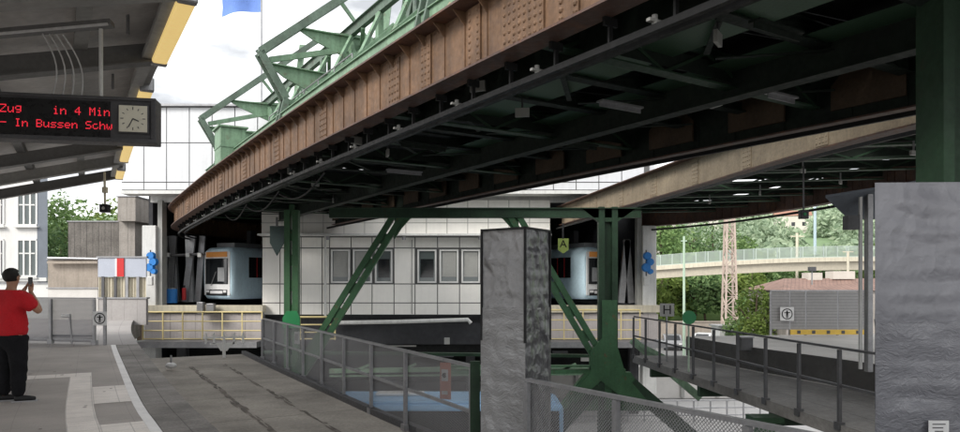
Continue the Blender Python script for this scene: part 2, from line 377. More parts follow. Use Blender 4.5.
def text_mesh(txt, size, loc, rot, mat, name, parent=None, ext=.004):
    cu = bpy.data.curves.new(name, 'FONT'); cu.body = txt; cu.size = size; cu.align_x = 'CENTER'; cu.align_y = 'CENTER'; cu.extrude = ext
    o = bpy.data.objects.new(name, cu); C.objects.link(o); bpy.context.view_layer.update()
    me = bpy.data.meshes.new_from_object(o.evaluated_get(bpy.context.evaluated_depsgraph_get())); bpy.data.objects.remove(o)
    me.transform(Matrix.Translation(V(loc)) @ rot)
    base = V((0,0,0)); q = parent
    while q is not None: base += q.location; q = q.parent
    me.transform(Matrix.Translation(-base)); me.materials.clear(); me.materials.append(mt[mat])
    t = bpy.data.objects.new(name, me); C.objects.link(t); t.parent = parent; return t
FACE = Matrix.Rotation(R(90), 4, 'X')          # text facing -Y
# ------------------------------------------------------------------ camera, world, sun
cam = bpy.data.cameras.new('camera'); co = bpy.data.objects.new('camera', cam); C.objects.link(co)
co.location = (0, 0, 1.6); co.rotation_euler = (R(90), 0, 0); cam.sensor_width = 36; cam.lens = 36*F/960; cam.shift_y = (HY-216)/960
cam.clip_end = 3000; cam.clip_start = .05; bpy.context.scene.camera = co
w = bpy.data.worlds.new('World'); bpy.context.scene.world = w; w.use_nodes = True; nt = w.node_tree; nt.nodes.clear()
N = nt.nodes.new; L = nt.links.new
SUN_EL, SUN_AZ = R(36), R(222)     # azimuth from +Y clockwise: behind the camera, to the left
sky = N('ShaderNodeTexSky'); sky.sky_type = 'NISHITA'; sky.sun_disc = False; sky.sun_elevation = SUN_EL; sky.sun_rotation = SUN_AZ
bg1 = N('ShaderNodeBackground'); bg1.inputs[1].default_value = .10; L(sky.outputs[0], bg1.inputs[0])
tc = N('ShaderNodeTexCoord'); mp = N('ShaderNodeMapping'); mp.inputs['Scale'].default_value = (1, 1, 2.6); L(tc.outputs['Generated'], mp.inputs[0])
nz = N('ShaderNodeTexNoise'); nz.inputs['Scale'].default_value = 2.6; nz.inputs['Detail'].default_value = 8; nz.inputs['Roughness'].default_value = .55; L(mp.outputs[0], nz.inputs['Vector'])
cr = N('ShaderNodeValToRGB'); cr.color_ramp.elements[0].position = .40; cr.color_ramp.elements[0].color = (.29,.298,.31,1)
cr.color_ramp.elements[1].position = .66; cr.color_ramp.elements[1].color = (1.1,1.1,1.1,1); L(nz.outputs['Fac'], cr.inputs[0])
bg2 = N('ShaderNodeBackground'); bg2.inputs[1].default_value = 2.75; L(cr.outputs[0], bg2.inputs[0])
mxs = N('ShaderNodeMixShader'); mxs.inputs[0].default_value = .88; L(bg1.outputs[0], mxs.inputs[1]); L(bg2.outputs[0], mxs.inputs[2])
wo = N('ShaderNodeOutputWorld'); L(mxs.outputs[0], wo.inputs[0])
sl = bpy.data.lights.new('sun', 'SUN'); sl.energy = 3.2; sl.angle = R(22); sl.color = (1, .96, .90)
so = bpy.data.objects.new('sun', sl); C.objects.link(so)
sd = V((math.sin(SUN_AZ)*math.cos(SUN_EL), math.cos(SUN_AZ)*math.cos(SUN_EL), math.sin(SUN_EL)))
so.rotation_euler = (-sd).to_track_quat('-Z', 'Y').to_euler(); so.location = sd*60
sc = bpy.context.scene; sc.view_settings.view_transform = 'Standard'; sc.view_settings.look = 'None'; sc.view_settings.exposure = 0
# ------------------------------------------------------------------ ground and platforms
b = B().quad((-2000,-300,-5),(2000,-300,-5),(2000,2500,-5),(-2000,2500,-5)); struct(b.build('ground', 'street'))
b = B().quad((-12,27,-4.994),(24,27,-4.994),(34,56,-4.994),(-12,56,-4.994)); struct(b.build('forecourt_paving', 'streetlt'))
edge = spline([(3.4,-4),(1.05,0),(-1.2,3.8),(-3.4,7.5),(-4.42,9.18),(-6.13,12.2),(-9.4,18.06),(-12.2,23.3),(-15.2,29.5),(-16.6,33)], .5)
b = B().sweep(edge, [(-14,0),(0,0),(0,-.9),(-14,-.9)][::1]); struct(b.build('platform', 'asphalt'))
b = B().sweep(edge, [(.003,0),(.53,0),(.53,-.9),(.003,-.9)]); struct(b.build('platform_edge_paving', 'paver'))
b = B().sweep([p for p in edge if p.y < 18.2], [(-.11,.004),(0,.004),(0,-.0),(-.11,.0)]); struct(b.build('platform_edge_line', 'whiteline'))
def edge_at_y(y):
    for i in range(len(edge)-1):
        if edge[i].y <= y <= edge[i+1].y: return i
    return 0
def edge_piece(y0, y1, t0, t1, z=.004):
    pts = [p for p in edge if y0 <= p.y <= y1]
    def at(y):
        i = edge_at_y(y); a, b_ = edge[i], edge[i+1]; return a.lerp(b_, (y-a.y)/(b_.y-a.y))
    pts = [at(y0)]+[p for p in pts if y0+.05 < p.y < y1-.05]+[at(y1)]
    return pts
tact = B()
for (y0, y1, t0, t1) in ((2.0,12.3,-.88,-.56),(9.5,11.0,-.56,-.112),(7.0,8.15,-.56,-.112)):
    tact.sweep(edge_piece(y0, y1, 0, 0), [(t0,.0045),(t1,.0045)], closed=False)
tact.sweep(edge_piece(12.3, 12.75, 0, 0), [(-3.2,.0045),(-.56,.0045)], closed=False)
struct(tact.build('tactile_paving', 'white'))
b = B()
for k in range(70):
    p, d, r = walk(edge, random.uniform(8, 24)); q = p-r*random.uniform(.15, 4.5); rr = random.choice((.012,.02,.03))*random.uniform(.7,1.3)
    b.add([v3(q+r*rr*math.cos(a)*random.uniform(.7,1.1)+d*rr*math.sin(a), .0062+k*.00001) for a in (math.pi*j/4 for j in range(8))], [tuple(range(8))])
struct(b.build('platform_gum_spots', 'stain'))
# trough under the track beside the left platform
deck_l = [p for p in edge if p.y <= 20.4]
b = B().sweep(deck_l, [(.53,-.6),(3.62,-.6),(3.62,-.85),(.53,-.85)]); struct(b.build('track_trough_floor', 'concrete'))
b = B()
for (o_, w_, n_k) in ((1.75,.045,190),(2.6,.04,90)):
    for k in range(n_k):
        s_ = random.uniform(6, 25); p, d, r = walk(deck_l, s_); q = p+r*(o_+random.gauss(0,.03))
        l = random.uniform(.1,.5); ww = random.uniform(.012,w_)
        if q.y > 20: continue
        b.add([v3(q+r*ww*math.cos(t)*random.uniform(.6,1)+d*l*math.sin(t)*random.uniform(.6,1), -.596+k*.00001) for t in (math.pi*j/4 for j in range(8))], [tuple(range(8))])
struct(b.build('trough_oil_stains', 'stain'))
b = B().sweep(deck_l, [(3.5,-.6),(3.62,-.6),(3.62,-.5),(3.5,-.5)]); struct(b.build('trough_kerb', 'steeldk'))
# far end paving on the left, up to the hoardings
b = B().sweep([p for p in edge if p.y > 17.9], [(-7,.003),(.52,.003)], closed=False); struct(b.build('far_paving', 'pave'))
# right hand platform, trough and its wall
rp = spline([(8.9,-3),(8.7,4),(8.35,9),(7.8,13.8),(6.7,17.8),(6.2,21)], .5)       # platform edge
b = B().sweep(rp, [(0,0),(9,0),(9,-.8),(0,-.8)]); struct(b.build('right_platform', 'ltconc'))
b = B().sweep(rp, [(-.012,0.0),(-.012,-.57)], closed=False); struct(b.build('right_platform_side', 'darkconc'))
fr = spline([(6.4,-3),(6.3,3),(6.1,6.5),(5.7,10.1),(5.25,14.9),(4.67,21.2)], .5)   # fence line right
vs = []
b = B(); n_ = 46; fs = []; uvs = []
for i in range(n_):
    y = -3+24.2*i/(n_-1)
    def xat(path, y):
        for j in range(len(path)-1):
            if path[j].y <= y <= path[j+1].y:
                return path[j].x+(path[j+1].x-path[j].x)*(y-path[j].y)/(path[j+1].y-path[j].y)
        return path[-1].x if y > path[-1].y else path[0].x
    vs += [(xat(fr,y)-.05, y, -.6), (xat(rp,y)-.014, y, -.6), (xat(rp,y)-.014, y, -.8), (xat(fr,y)-.05, y, -.8)]
for i in range(n_-1):
    for j in range(4):
        j2 = (j+1)%4; fs.append((i*4+j, i*4+j2, (i+1)*4+j2, (i+1)*4+j)); u0 = 0 if j in (0,3) else 3.
        uvs.append([(0 if j%2==0 else 3, i*.54),(3 if j%2==0 else 0, i*.54),(3, i*.54+.54),(0, i*.54+.54)] if j else [(0,i*.54),(3,i*.54),(3,i*.54+.54),(0,i*.54+.54)])
fs.append((3,2,1,0)); uvs.append([(0,0)]*4); k = (n_-1)*4; fs.append((k,k+1,k+2,k+3)); uvs.append([(0,0)]*4)
b.add(vs, fs, uvs); struct(b.build('right_trough_floor', 'greyconc'))
# ------------------------------------------------------------------ girders of the railway
g1 = spline([(8.2,-3.8),(4.0,2.9),(1.46,6.93),(-.58,10.1),(-4.0,15.5),(-7.68,21.5),(-11.2,27.3),(-13.5,31.2),(-14.5,33.4),(-14.9,35.6),(-14.3,38.2),(-12.6,40.4)], .4)
g1b = off([p for p in g1 if p.y < 33], 7.0)
g2 = spline([(4.0,34),(5.0,28),(6.25,21),(7.1,15.5),(8.0,12.0),(9.6,8)], .4)[::-1]
g3 = spline([(11.5,0),(11.8,8),(12.1,14),(12.25,20),(12.0,24.5),(11.0,29),(9.6,32.2),(8.0,34.6)], .4)
def gz(t): return 0
def girder(name, path, zb, zt, wmat, label, stiff=.55, splice=3.3, side=-1, rivr=.03, smax=60, fl=.22, riv=True, group='rail girders of the suspension railway', zf=None):
    p0 = path[0]; t = thing(name, label, 'girder', v3(p0, zb), group)
    L_ = plen(path); zf = zf or (lambda q: 0)
    wb = B().sweep(path, [(-.02,zb+.03),(.02,zb+.03),(.02,zt-.03),(-.02,zt-.03)], zf=zf)
    B().sweep(path, [(-fl*1.35,zt-.03),(fl*1.35,zt-.03),(fl*1.35,zt),(-fl*1.35,zt)], zf=zf).sweep(path, [(-fl*.8,zt+.003),(fl*.8,zt+.003),(fl*.8,zt+.028),(-fl*.8,zt+.028)], zf=zf).build('top_flange', 'flange', t)
    B().sweep(path, [(-fl*.8,zb),(fl*.8,zb),(fl*.8,zb+.03),(-fl*.8,zb+.03)], zf=zf).build('bottom_flange', 'flange', t)
    b = wb; s_ = .3
    while s_ < L_:
        p, d, r = walk(path, s_); dz = zf(s_/L_)
        for sd_ in (-1, 1):
            q = p+r*sd_*.028
            b.box(v3(q, (zb+zt)/2+dz), (.012,.020,zt-zb-.08), math.atan2(d.y,d.x))
            e_ = p+r*sd_*.021; b.prism([v3(e_,zt-.035+dz),v3(e_+r*sd_*.20,zt-.035+dz),v3(e_,zt-.24+dz)], (d.x,d.y,0), .014)
        s_ += stiff
    # splice plates with rivet heads, on both faces
    b = B(); rb = B(); s_ = 1.4; hh = zt-zb
    while s_ < min(L_, smax):
        p, d, r = walk(path, s_); dz = zf(s_/L_)
        for sd_ in (-1, 1):
            q = p+r*sd_*.030
            if sd_ != side: continue
            pb = B().box(v3(q, (zb+zt)/2+dz), (.40,.014,hh-.20), math.atan2(d.y,d.x))
            if riv:
                for i in range(4):
                    for j in range(6):
                        c = p+r*sd_*.038+d*(-.15+.1*i); pb.rivet(v3(c, zb+.17+(hh-.34)*j/5+dz), (r.x*sd_, r.y*sd_, 0), rivr)
            pb.build('splice_plate', wmat, t)
        s_ += splice
    if riv:
        s_ = .2
        while s_ < min(L_, 26):
            p, d, r = walk(path, s_)
            for z_ in (zb+.085, zt-.085):
                if abs(((s_-1.4) % splice)) > .25: wb.rivet(v3(p+r*side*.021, z_), (r.x*side, r.y*side, 0), rivr*.6)
            s_ += .14
    wb.build('web', wmat, t)
    return t
g1z = lambda q: -.35*max(0, (q-.62)/.38)
G1 = girder('outer_rail_girder', g1, 4.4, 5.3, 'brown', 'long curved rust brown riveted girder from the top edge to the left hall bay', zf=g1z)
# thicker rivet cluster plates near the camera
for (x_, wd, nc, rr) in ((.62,.62,6,.030),(.05,.30,2,.030),(1.05,.34,2,.042),(1.75,.8,6,.034),(-.85,.3,3,.026)):
    i = min(range(len(g1)), key=lambda q: abs(g1[q].x-x_)); s_ = sum((g1[k+1]-g1[k]).length for k in range(i))
    p, d, r = walk(g1, s_); pb = B().box(v3(p-r*.040, 4.85), (wd,.02,.80), math.atan2(d.y,d.x))
    for i in range(nc):
        for j in range(8): pb.rivet(v3(p-r*.051+d*(-wd/2+.05+(wd-.1)*i/(nc-1)), 4.52+.095*j), (-r.x,-r.y,0), rr)
    pb.build('splice_plate', 'brown', G1)
# brackets + running rail under the girder
b = B(); s_ = .5
while s_ < 42:
    p, d, r = walk(g1, s_); dz = g1z(s_/plen(g1)); q = p+r*.12
    B().box(v3(q+r*.05, 4.35+dz), (.04,.18,.09), math.atan2(d.y,d.x)).box(v3(q+r*.05, 4.21+dz), (.03,.05,.19), math.atan2(d.y,d.x)).build('rail_bracket', 'blackrail', G1); s_ += .9
b = B().sweep(off(g1, .16), [(-.035,4.05),(.035,4.05),(.035,4.12),(-.035,4.12)], zf=g1z)
b.sweep(off(g1, .42), [(-.03,4.10),(.03,4.10),(.03,4.16),(-.03,4.16)], zf=g1z)
b.build('contact_rail', 'blackrail', G1)
b = B(); s_ = 3.
while s_ < 40:
    p, d, r = walk(g1, s_); dz = g1z(s_/plen(g1)); q = p+r*.28
    B().box(v3(q, 4.18+dz), (.05,.34,.03), math.atan2(d.y,d.x)).tube(v3(p+r*.20,4.12+dz), v3(p+r*.20,4.24+dz), .03, 8).build('insulator', 'signgrey', G1); s_ += 1.9
G2 = girder('inner_rail_girder', g2, 4.4, 5.3, 'beige', 'pale beige riveted girder crossing the dark roof on the right', side=-1, rivr=.028, splice=2.9, stiff=40)
B().sweep(off(g2, -.3), [(-.03,4.2),(.03,4.2),(.03,4.27),(-.03,4.27)]).build('contact_rail', 'blackrail', G2)
G3 = girder('far_rail_girder', g3, 4.35, 5.2, 'flange', 'dark brown outermost girder edging the sky above the bridge on the right', side=-1, riv=False)
B().sweep(off(g3, -.3), [(-.04,4.12),(.04,4.12),(.04,4.2),(-.04,4.2)]).build('contact_rail', 'blackrail', G3)
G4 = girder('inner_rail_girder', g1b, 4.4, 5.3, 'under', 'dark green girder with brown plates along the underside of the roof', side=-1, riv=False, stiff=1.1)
b = B(); s_ = 1.2
while s_ < plen(g1b)-1:
    p, d, r = walk(g1b, s_); z0 = 4.62
    a = [p-r*.12+d*(-.62), p-r*.12+d*.62]
    B().prism([v3(a[0],z0),v3(a[1],z0),v3(a[1],5.05),v3(p-r*.12+d*.45,5.22),v3(p-r*.12-d*.45,5.22),v3(a[0],5.05)], (r.x,r.y,0), .05).build('brown_plate', 'brownplate', G4)
    s_ += 2.15
B().sweep(off(g1b, -.35), [(-.03,4.22),(.03,4.22),(.03,4.3),(-.03,4.3)]).build('contact_rail', 'blackrail', G4)
# second (twin) longitudinal girders inside the roof
for o_, lab in ((1.35,'dark riveted stringer just inside the brown outer girder'),(4.6,'dark stringer beside the plated inner girder')):
    pth = off([p for p in g1 if p.y < 33], o_)
    t = thing('stringer', lab, 'girder', v3(pth[0], 4.6), 'stringers under the roof deck')
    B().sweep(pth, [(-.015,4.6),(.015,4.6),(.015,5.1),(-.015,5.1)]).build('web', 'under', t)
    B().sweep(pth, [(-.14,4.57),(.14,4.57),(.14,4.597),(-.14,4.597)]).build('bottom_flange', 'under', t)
# cross girders
def cross_girder(a, b_, z0, z1, lab, grp, mat_=None):
    t = thing('cross_girder', lab, 'girder', v3(a, z0), grp)
    d = (b_-a).normalized(); n = V((d.y,-d.x))
    m = B().bar(v3(a, z0+.02), v3(b_, z0+.02), .22, .025).bar(v3(a, z1), v3(b_, z1), .22, .025)
    L_ = (b_-a).length; k = max(2, int(L_/.9))
    for i in range(k):
        p = a.lerp(b_, i/k); q = a.lerp(b_, (i+1)/k)
        m.bar(v3(p, z0+.04), v3(q, z1-.02), .05, .05) if i % 2 else m.bar(v3(p, z1-.02), v3(q, z0+.04), .05, .05)
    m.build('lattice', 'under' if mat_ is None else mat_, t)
    B().bar(v3(a, (z0+z1)/2), v3(b_, (z0+z1)/2), .012, (z1-z0)*.5).build('web', 'under', t)
    return t
Lg = plen(g1); s_ = 1.0; k = 0
while s_ < 43:
    p, d, r = walk(g1, s_); q = p+r*6.95
    cross_girder(p+r*.06, q, 4.95 if k % 3 else 4.72, 5.24, 'shade-darkened green cross girder under the wide left roof deck', 'cross girders under the roof', 'flatgreen' if k % 3 == 0 else None); s_ += 1.55; k += 1
for y in [4+1.9*i for i in range(15)]:
    def xat2(path, y):
        pp = sorted(path, key=lambda p: p.y)
        for j in range(len(pp)-1):
            if pp[j].y <= y <= pp[j+1].y: return pp[j].x+(pp[j+1].x-pp[j].x)*(y-pp[j].y)/max(1e-6, pp[j+1].y-pp[j].y)
        return None
    xa = xat2(g2, y+1.) if y > 7.5 else 9.6; xb = xat2(g3, y)
    if xa is None or xb is None: continue
    cross_girder(V((xa+.1,y+1.)), V((xb-.1,y)), 4.72, 5.1, 'shade-darkened cross girder of the narrow right hand roof', 'cross girders of the right roof', 'flatgreen')
# bracing rods, pipes, lamps hanging under the deck
s_ = 2.; k = 0
while s_ < 40:
    p, d, r = walk(g1, s_); p2, d2, r2 = walk(g1, s_+3.1)
    o_ = B().bar(v3(p+r*.3,4.93), v3(p2+r2*3.3,4.93), .09, .02).bar(v3(p+r*6.6,4.90), v3(p2+r2*3.5,4.90), .09, .02).build('bracing_strut', 'under')
    rebase(o_, v3(p+r*.3, 4.93)); tag(o_, 'flat diagonal bracing pair under the roof deck', 'brace', 'diagonal braces under the roof')
    s_ += 3.1; k += 1
for k, (s_, o_) in enumerate([(9,2.3),(11.5,4.7),(13.5,2.4),(15.6,5.0),(18,2.6),(20.5,4.8),(23,2.2),(26,4.9),(29,2.4),(33,4.4),(17,1.0),(22,1.0),(27,1.0)]):
    p, d, r = walk(g1, s_); q = p+r*o_
    t = thing('roof_bracket', 'small pale grey bracket hanging from the roof steel', 'bracket', v3(q, 4.6), 'pale brackets under the roof')
    B().box(v3(q, 4.72), (.26,.05,.16), math.atan2(d.y,d.x)+k).build('plate', 'signgrey', t); B().tube(v3(q,4.80), v3(q,5.0), .02, 6).build('stem', 'steeldk', t)
for k, (y, x) in enumerate([(13,8.9),(15.5,9.6),(18,8.3),(20,10.3),(22.5,9.0),(25,8.2)]):
    t = thing('roof_bracket', 'small pale bracket hanging under the right hand roof', 'bracket', (x,y,4.4), 'pale brackets under the right roof')
    B().box((x,y,4.48), (.18,.06,.10), .3*k).build('plate', 'signgrey', t); B().tube((x,y,4.53), (x,y,4.75), .02, 6).build('stem', 'steel', t)
for k, (s_, o_, l_) in enumerate([(9.5,3.2,1.0),(12.2,5.6,.9),(12.8,2.6,1.1),(16.5,3.6,1.2),(19.5,5.3,1.1),(21.5,2.4,1.4),(25,3.6,1.3),(28,5.2,1.5),(31,2.8,1.4),(14.6,5.4,.9),(8.2,4.9,.8)]):
    p, d, r = walk(g1, s_); q = p+r*o_
    o = B().box(v3(q, 4.68), (l_*.8,.16,.03), math.atan2(r.y,r.x)).box(v3(q, 4.63), (l_*.8,.02,.08), math.atan2(r.y,r.x)).build('sliver_plate', 'steel' if k % 3 == 0 else 'under'); tag(rebase(o, v3(q,4.68)), 'flat plate added for pale slivers of light below the shade-darkened cross girders', 'trough', 'added sliver plates under the roof')  # plates added to read as pale slivers of light below the deck
# cable sagging below the edge
b = B()
for (sa, sb) in ((24,28),(28,32),(32,35.5)):
    pa, _, ra = walk(g1, sa); pb, _, rb_ = walk(g1, sb); a = v3(pa+ra*1.0, 4.3); c = v3(pb+rb_*1.0, 4.2)
    b.ptube([a.lerp(c, i/8)-V((0,0,.35*math.sin(math.pi*i/8))) for i in range(9)], .025, 6)
tag(b.build('slack_cable', 'blackrail'), 'slack black cable looping below the roof near the left train', 'cable')
# roof decks (walkway plates with open gaps)
def deck(name, pa, pb, z, lab, gaps, n):
    b = B()
    for i in range(n):
        for (u0, u1) in ((0,.19),(.19,.33),(.33,.485),(.49,.60),(.60,.78),(.782,.9),(.9,1.0)):
            if (i*7+int(u0*10)*3) % gaps == 0: continue
            a0 = walk(pa, plen(pa)*i/n)[0]; a1 = walk(pa, plen(pa)*(i+.97)/n)[0]; b0 = walk(pb, plen(pb)*i/n)[0]; b1 = walk(pb, plen(pb)*(i+.97)/n)[0]
            q = [a0.lerp(b0,u0), a1.lerp(b1,u0), a1.lerp(b1,u1), a0.lerp(b0,u1)]
            b.prism([v3(x, z+.001*(i%2)) for x in q], (0,0,1), .04)
    o = b.build(name, 'shadeblack'); return tag(o, lab, 'deck')
ga = off([p for p in g1 if p.y < 36], .05); gb = off([p for p in g1 if p.y < 36], 6.95)
deck('roof_deck', ga, gb, 5.36, 'shade-darkened plank deck closing the wide overhead structure', 37, 46)
g2s = [p for p in g2]; g3s = [p for p in g3 if p.y > 7]
deck('roof_deck', g2s, g3s, 5.36, 'shade-darkened deck over the narrow right hand track', 29, 22)
b = B().prism([(8.6,12,5.39),(11.8,12,5.39),(11.5,-6,5.39),(6,-6,5.39)], (0,0,1), .03); tag(b.build('roof_deck', 'shadeblack'), 'dark deck closing the roof junction in the top right corner', 'deck')
# walkway gratings with light above, right upper area
b = B(); p, d, r = walk(g1, 8)
for (o1, o2, sa, sb) in ((1.5,3.2,6,20),(4.0,5.3,9,24)):
    b.sweep([walk(off(g1,(o1+o2)/2), s)[0] for s in [sa+(sb-sa)*i/20 for i in range(21)]], [(-(o2-o1)/2,5.02),((o2-o1)/2,5.02)], closed=False)
tag(b.build('walkway_grating', 'grating'), 'open steel walkway grating under the roof deck', 'grating')
# ------------------------------------------------------------------ superstructure above the outer girder
for k, s_y in enumerate((12.2, 20.0, 28.2)):
    s_ = min([i*.1 for i in range(460)], key=lambda q: abs(walk(g1, q)[0].y-s_y+.0)); p, d, r = walk(g1, s_); p = p+r*.45
    lab = ('pale green portal frame of the railway nearest the top edge', 'pale green bent portal frame with grey green rafter above the brown girder', 'far pale green portal frame beside the white upper wall')[k]
    t = thing('portal_frame', lab, 'frame', v3(p, 5.3), 'portal frames above the track')
    f_ = lambda o_, z: v3(p+r*o_, z)
    m = B()
    for e in (-.16, .16):
        dd = v3(d*e, 0); m.bar(f_(0,8.26)+dd, f_(5.2,12.6)+dd, .07, .22).bar(f_(0,8.26)+dd, f_(.75,7.0)+dd, .07, .20).bar(f_(.75,7.0)+dd, f_(.35,5.35)+dd, .07, .18)
    for i in range(10):
        a = f_(.55*i,8.26+.46*i); m.bar(a-v3(d*.16,0), a+v3(d*.16,0), .05, .20)
    for i in range(5): a = f_(.15*i,8.26-.25*i); m.bar(a-v3(d*.16,0), a+v3(d*.16,0), .05, .06)
    m.build('rafter', 'lgreen2', t)
    nn = (d.x,d.y,0)
    a = B().prism([f_(1.1,9.15),f_(3.4,9.35),f_(4.2,9.15),f_(4.2,8.3),f_(3.3,8.3),f_(1.6,8.9)], nn, .06).prism([f_(.25,7.95),f_(2.4,8.0),f_(3.6,7.7),f_(3.6,6.9),f_(2.3,7.0),f_(.7,7.65)], nn, .06)
    a.bar(f_(1.1,9.17), f_(4.2,9.22), .26, .03).bar(f_(.2,7.98), f_(3.6,7.88), .26, .03)
    a.build('bracket_arm', 'lgreen', t)
    a = B().bar(f_(.3,8.1), f_(2.8,8.85), .09, .16).bar(f_(4.2,12), f_(3.6,7), .12, .24).bar(f_(2.4,10.3), f_(3.9,8.6), .08, .1).bar(f_(.75,7.0), f_(4.0,5.5), .1, .14).bar(f_(.6,5.4), f_(3.6,7.0), .1, .14).bar(f_(3.8,5.4), f_(3.8,7.2), .14, .2)
    a.build('brace', 'lgreen', t)
    q = B().prism([f_(3.1,8.2),f_(4.1,8.4),f_(4.3,7.2),f_(3.4,6.6),f_(2.8,7.3)], nn, .08); q.build('gusset_plate', 'lgreen', t)
# longitudinal chords and web members
def chord(o_, z, s0, s1, w_, h_, mat, lab):
    pth = [walk(off(g1,o_), s0+(s1-s0)*i/24)[0] for i in range(25)]
    o = B().sweep(pth, [(-w_/2,z-h_/2),(w_/2,z-h_/2),(w_/2,z+h_/2),(-w_/2,z+h_/2)]).sweep(pth, [(-w_,z+h_/2+.003),(w_,z+h_/2+.003),(w_,z+h_/2+.023),(-w_,z+h_/2+.023)]).build('truss_chord', mat)
    rebase(o, v3(pth[0], z)); return tag(o, lab, 'beam', 'long chords above the track')
chord(1.1, 6.45, 8, 40, .10, .15, 'lgreen', 'lowest pale green chord running just above the brown girder')
chord(2.0, 7.2, 8, 30, .10, .16, 'lgreen', 'second pale green chord above the brown girder')
chord(4.2, 8.3, 8, 40, .14, .3, 'lgreen', 'pale green inner chord carrying the bracket arms')
chord(4.9, 9.6, 8, 34, .14, .3, 'lgreen2', 'topmost grey green chord at the top edge of the picture')
chord(1.1, 5.75, 6, 36, .1, .14, 'beige', 'low beige weathered rail behind the brown girder')
k = 0; s_ = 8.
while s_ < 38:
    p, d, r = walk(g1, s_); p2, d2, r2 = walk(g1, s_+1.6)
    o = B().bar(v3(p+r*.95,6.15), v3(p2+r2*1.1,5.4), .06, .09).bar(v3(p2+r2*1.1,5.4), v3(p2+r2*.95,6.15), .05, .08).bar(v3(p+r*1.5,6.7), v3(p2+r2*4.1,8.2), .08, .10).build('lattice_web', 'lgreen')
    rebase(o, v3(p+r*.95,5.4)); tag(o, 'pale green diagonal web members between two chords above the girder', 'brace', 'web members above the track')
    o = B().bar(v3(p2+r2*2.0,5.4), v3(p+r*2.0,7.15), .07, .12).bar(v3(p+r*2.0,5.4), v3(p+r*2.0,7.15), .12, .07).bar(v3(p+r*4.2,5.4), v3(p+r*4.2,8.2), .16, .12).bar(v3(p+r*4.2,5.6), v3(p2+r2*4.2,8.2), .1, .16).build('lattice_web', 'lgreen')
    rebase(o, v3(p+r*.95,5.4)); tag(o, 'pale green diagonal web members between two chords above the girder', 'brace', 'web members above the track')
    s_ += 1.6; k += 1
chord(3.2, 9.3, 9, 40, .16, .24, 'lgreen2', 'high weathered chord of the inner lattice wall'); chord(3.2, 6.9, 8, 40, .12, .2, 'lgreen', 'middle chord of the inner lattice wall')
s_ = 9.; k = 0
while s_ < 36:
    p, d, r = walk(g1, s_); p2, d2, r2 = walk(g1, s_+2.4); a_, c_ = (5.4, 9.2) if k % 2 else (9.2, 5.4)
    o = B().bar(v3(p+r*3.2,5.4), v3(p+r*3.2,9.2), .16, .22, up=(d.x,d.y,0)).bar(v3(p+r*3.2,a_), v3(p2+r2*3.2,c_), .14, .2).bar(v3(p+r*3.25,6.9), v3(p2+r2*1.2,5.4), .08, .12).build('lattice_web', 'lgreen' if k % 3 else 'lgreen2')
    rebase(o, v3(p+r*3.2,5.4)); tag(o, 'heavy post and diagonal of the inner green lattice wall above the roof', 'brace', 'inner lattice members above the track')
    s_ += 2.4; k += 1
for i, s_ in enumerate((10.5, 12.6, 14.5, 17., 19.8, 23.5)):
    p, d, r = walk(g1, s_); q = p+r*(2.3+.5*(i%3))
    o = B().prism([v3(q-d*.9,5.9),v3(q+d*.7,5.9),v3(q+d*.75,7.0),v3(q-d*.2,8.1),v3(q-d*.55,7.2)], (r.x,r.y,0), .05).build('gusset_panel', 'lgreen')
    rebase(o, v3(q,5.4)); tag(o, 'pale green plate standing behind the chords above the girder', 'plate', 'green plates above the track')
s_ = 7.; k = 0
while s_ < 34:
    p, d, r = walk(g1, s_); p2, d2, r2 = walk(g1, s_+1.1); a_, c_ = ((.15,5.36),(1.1,6.4)) if k % 2 else ((1.1,6.4),(.15,5.36))
    o = B().bar(v3(p+r*a_[0],a_[1]), v3(p2+r2*c_[0],c_[1]), .05, .07).build('lattice_lacing', 'beige' if k % 4 == 1 else 'lgreen')
    rebase(o, v3(p,5.4)); tag(o, 'slim lacing bar slanting between the brown girder top and the lowest green chord', 'brace', 'lacing bars above the brown girder')
    if k % 2 == 0:
        o = B().bar(v3(p+r*2.0,7.2), v3(p2+r2*3.2,9.2), .08, .12).bar(v3(p+r*4.2,8.3), v3(p2+r2*3.2,6.9), .08, .12).bar(v3(p+r*2.0,7.15), v3(p2+r2*3.2,6.95), .1, .1).build('lattice_web', 'lgreen'); rebase(o, v3(p,5.4)); tag(o, 'pale green cross member between the inner chords of the superstructure', 'brace', 'upper web members above the track')
    s_ += 1.1; k += 1
for k, s_ in enumerate((9.5, 12.4, 15.3, 18.2, 21.1, 24.0, 27.0, 30.0)):
    p, d, r = walk(g1, s_); p2, d2, r2 = walk(g1, s_+2.9); nn = (d.x,d.y,0)
    o = B().bar(v3(p+r*1.1,6.5), v3(p+r*4.2,9.4), .14, .20).bar(v3(p+r*3.2,9.2), v3(p2+r2*4.2,8.4), .12, .18).bar(v3(p+r*1.2,6.0), v3(p+r*4.2,6.9), .12, .18).bar(v3(p+r*4.2,8.3), v3(p2+r2*4.9,9.6), .12, .16).build('truss_brace', 'lgreen')
    rebase(o, v3(p,5.4)); tag(o, 'heavy pale green cross frame between the long chords of the superstructure', 'brace', 'cross frames above the track')
    o = B().prism([v3(p+r*1.3,5.5),v3(p+r*3.1,5.5),v3(p+r*3.1,7.6),v3(p+r*2.5,7.3),v3(p+r*1.5,6.1)], nn, .05).build('web_plate', 'lgreen'); rebase(o, v3(p,5.4)); tag(o, 'pale green upright web plate set across the deck above the girder', 'plate', 'cross plates above the track')
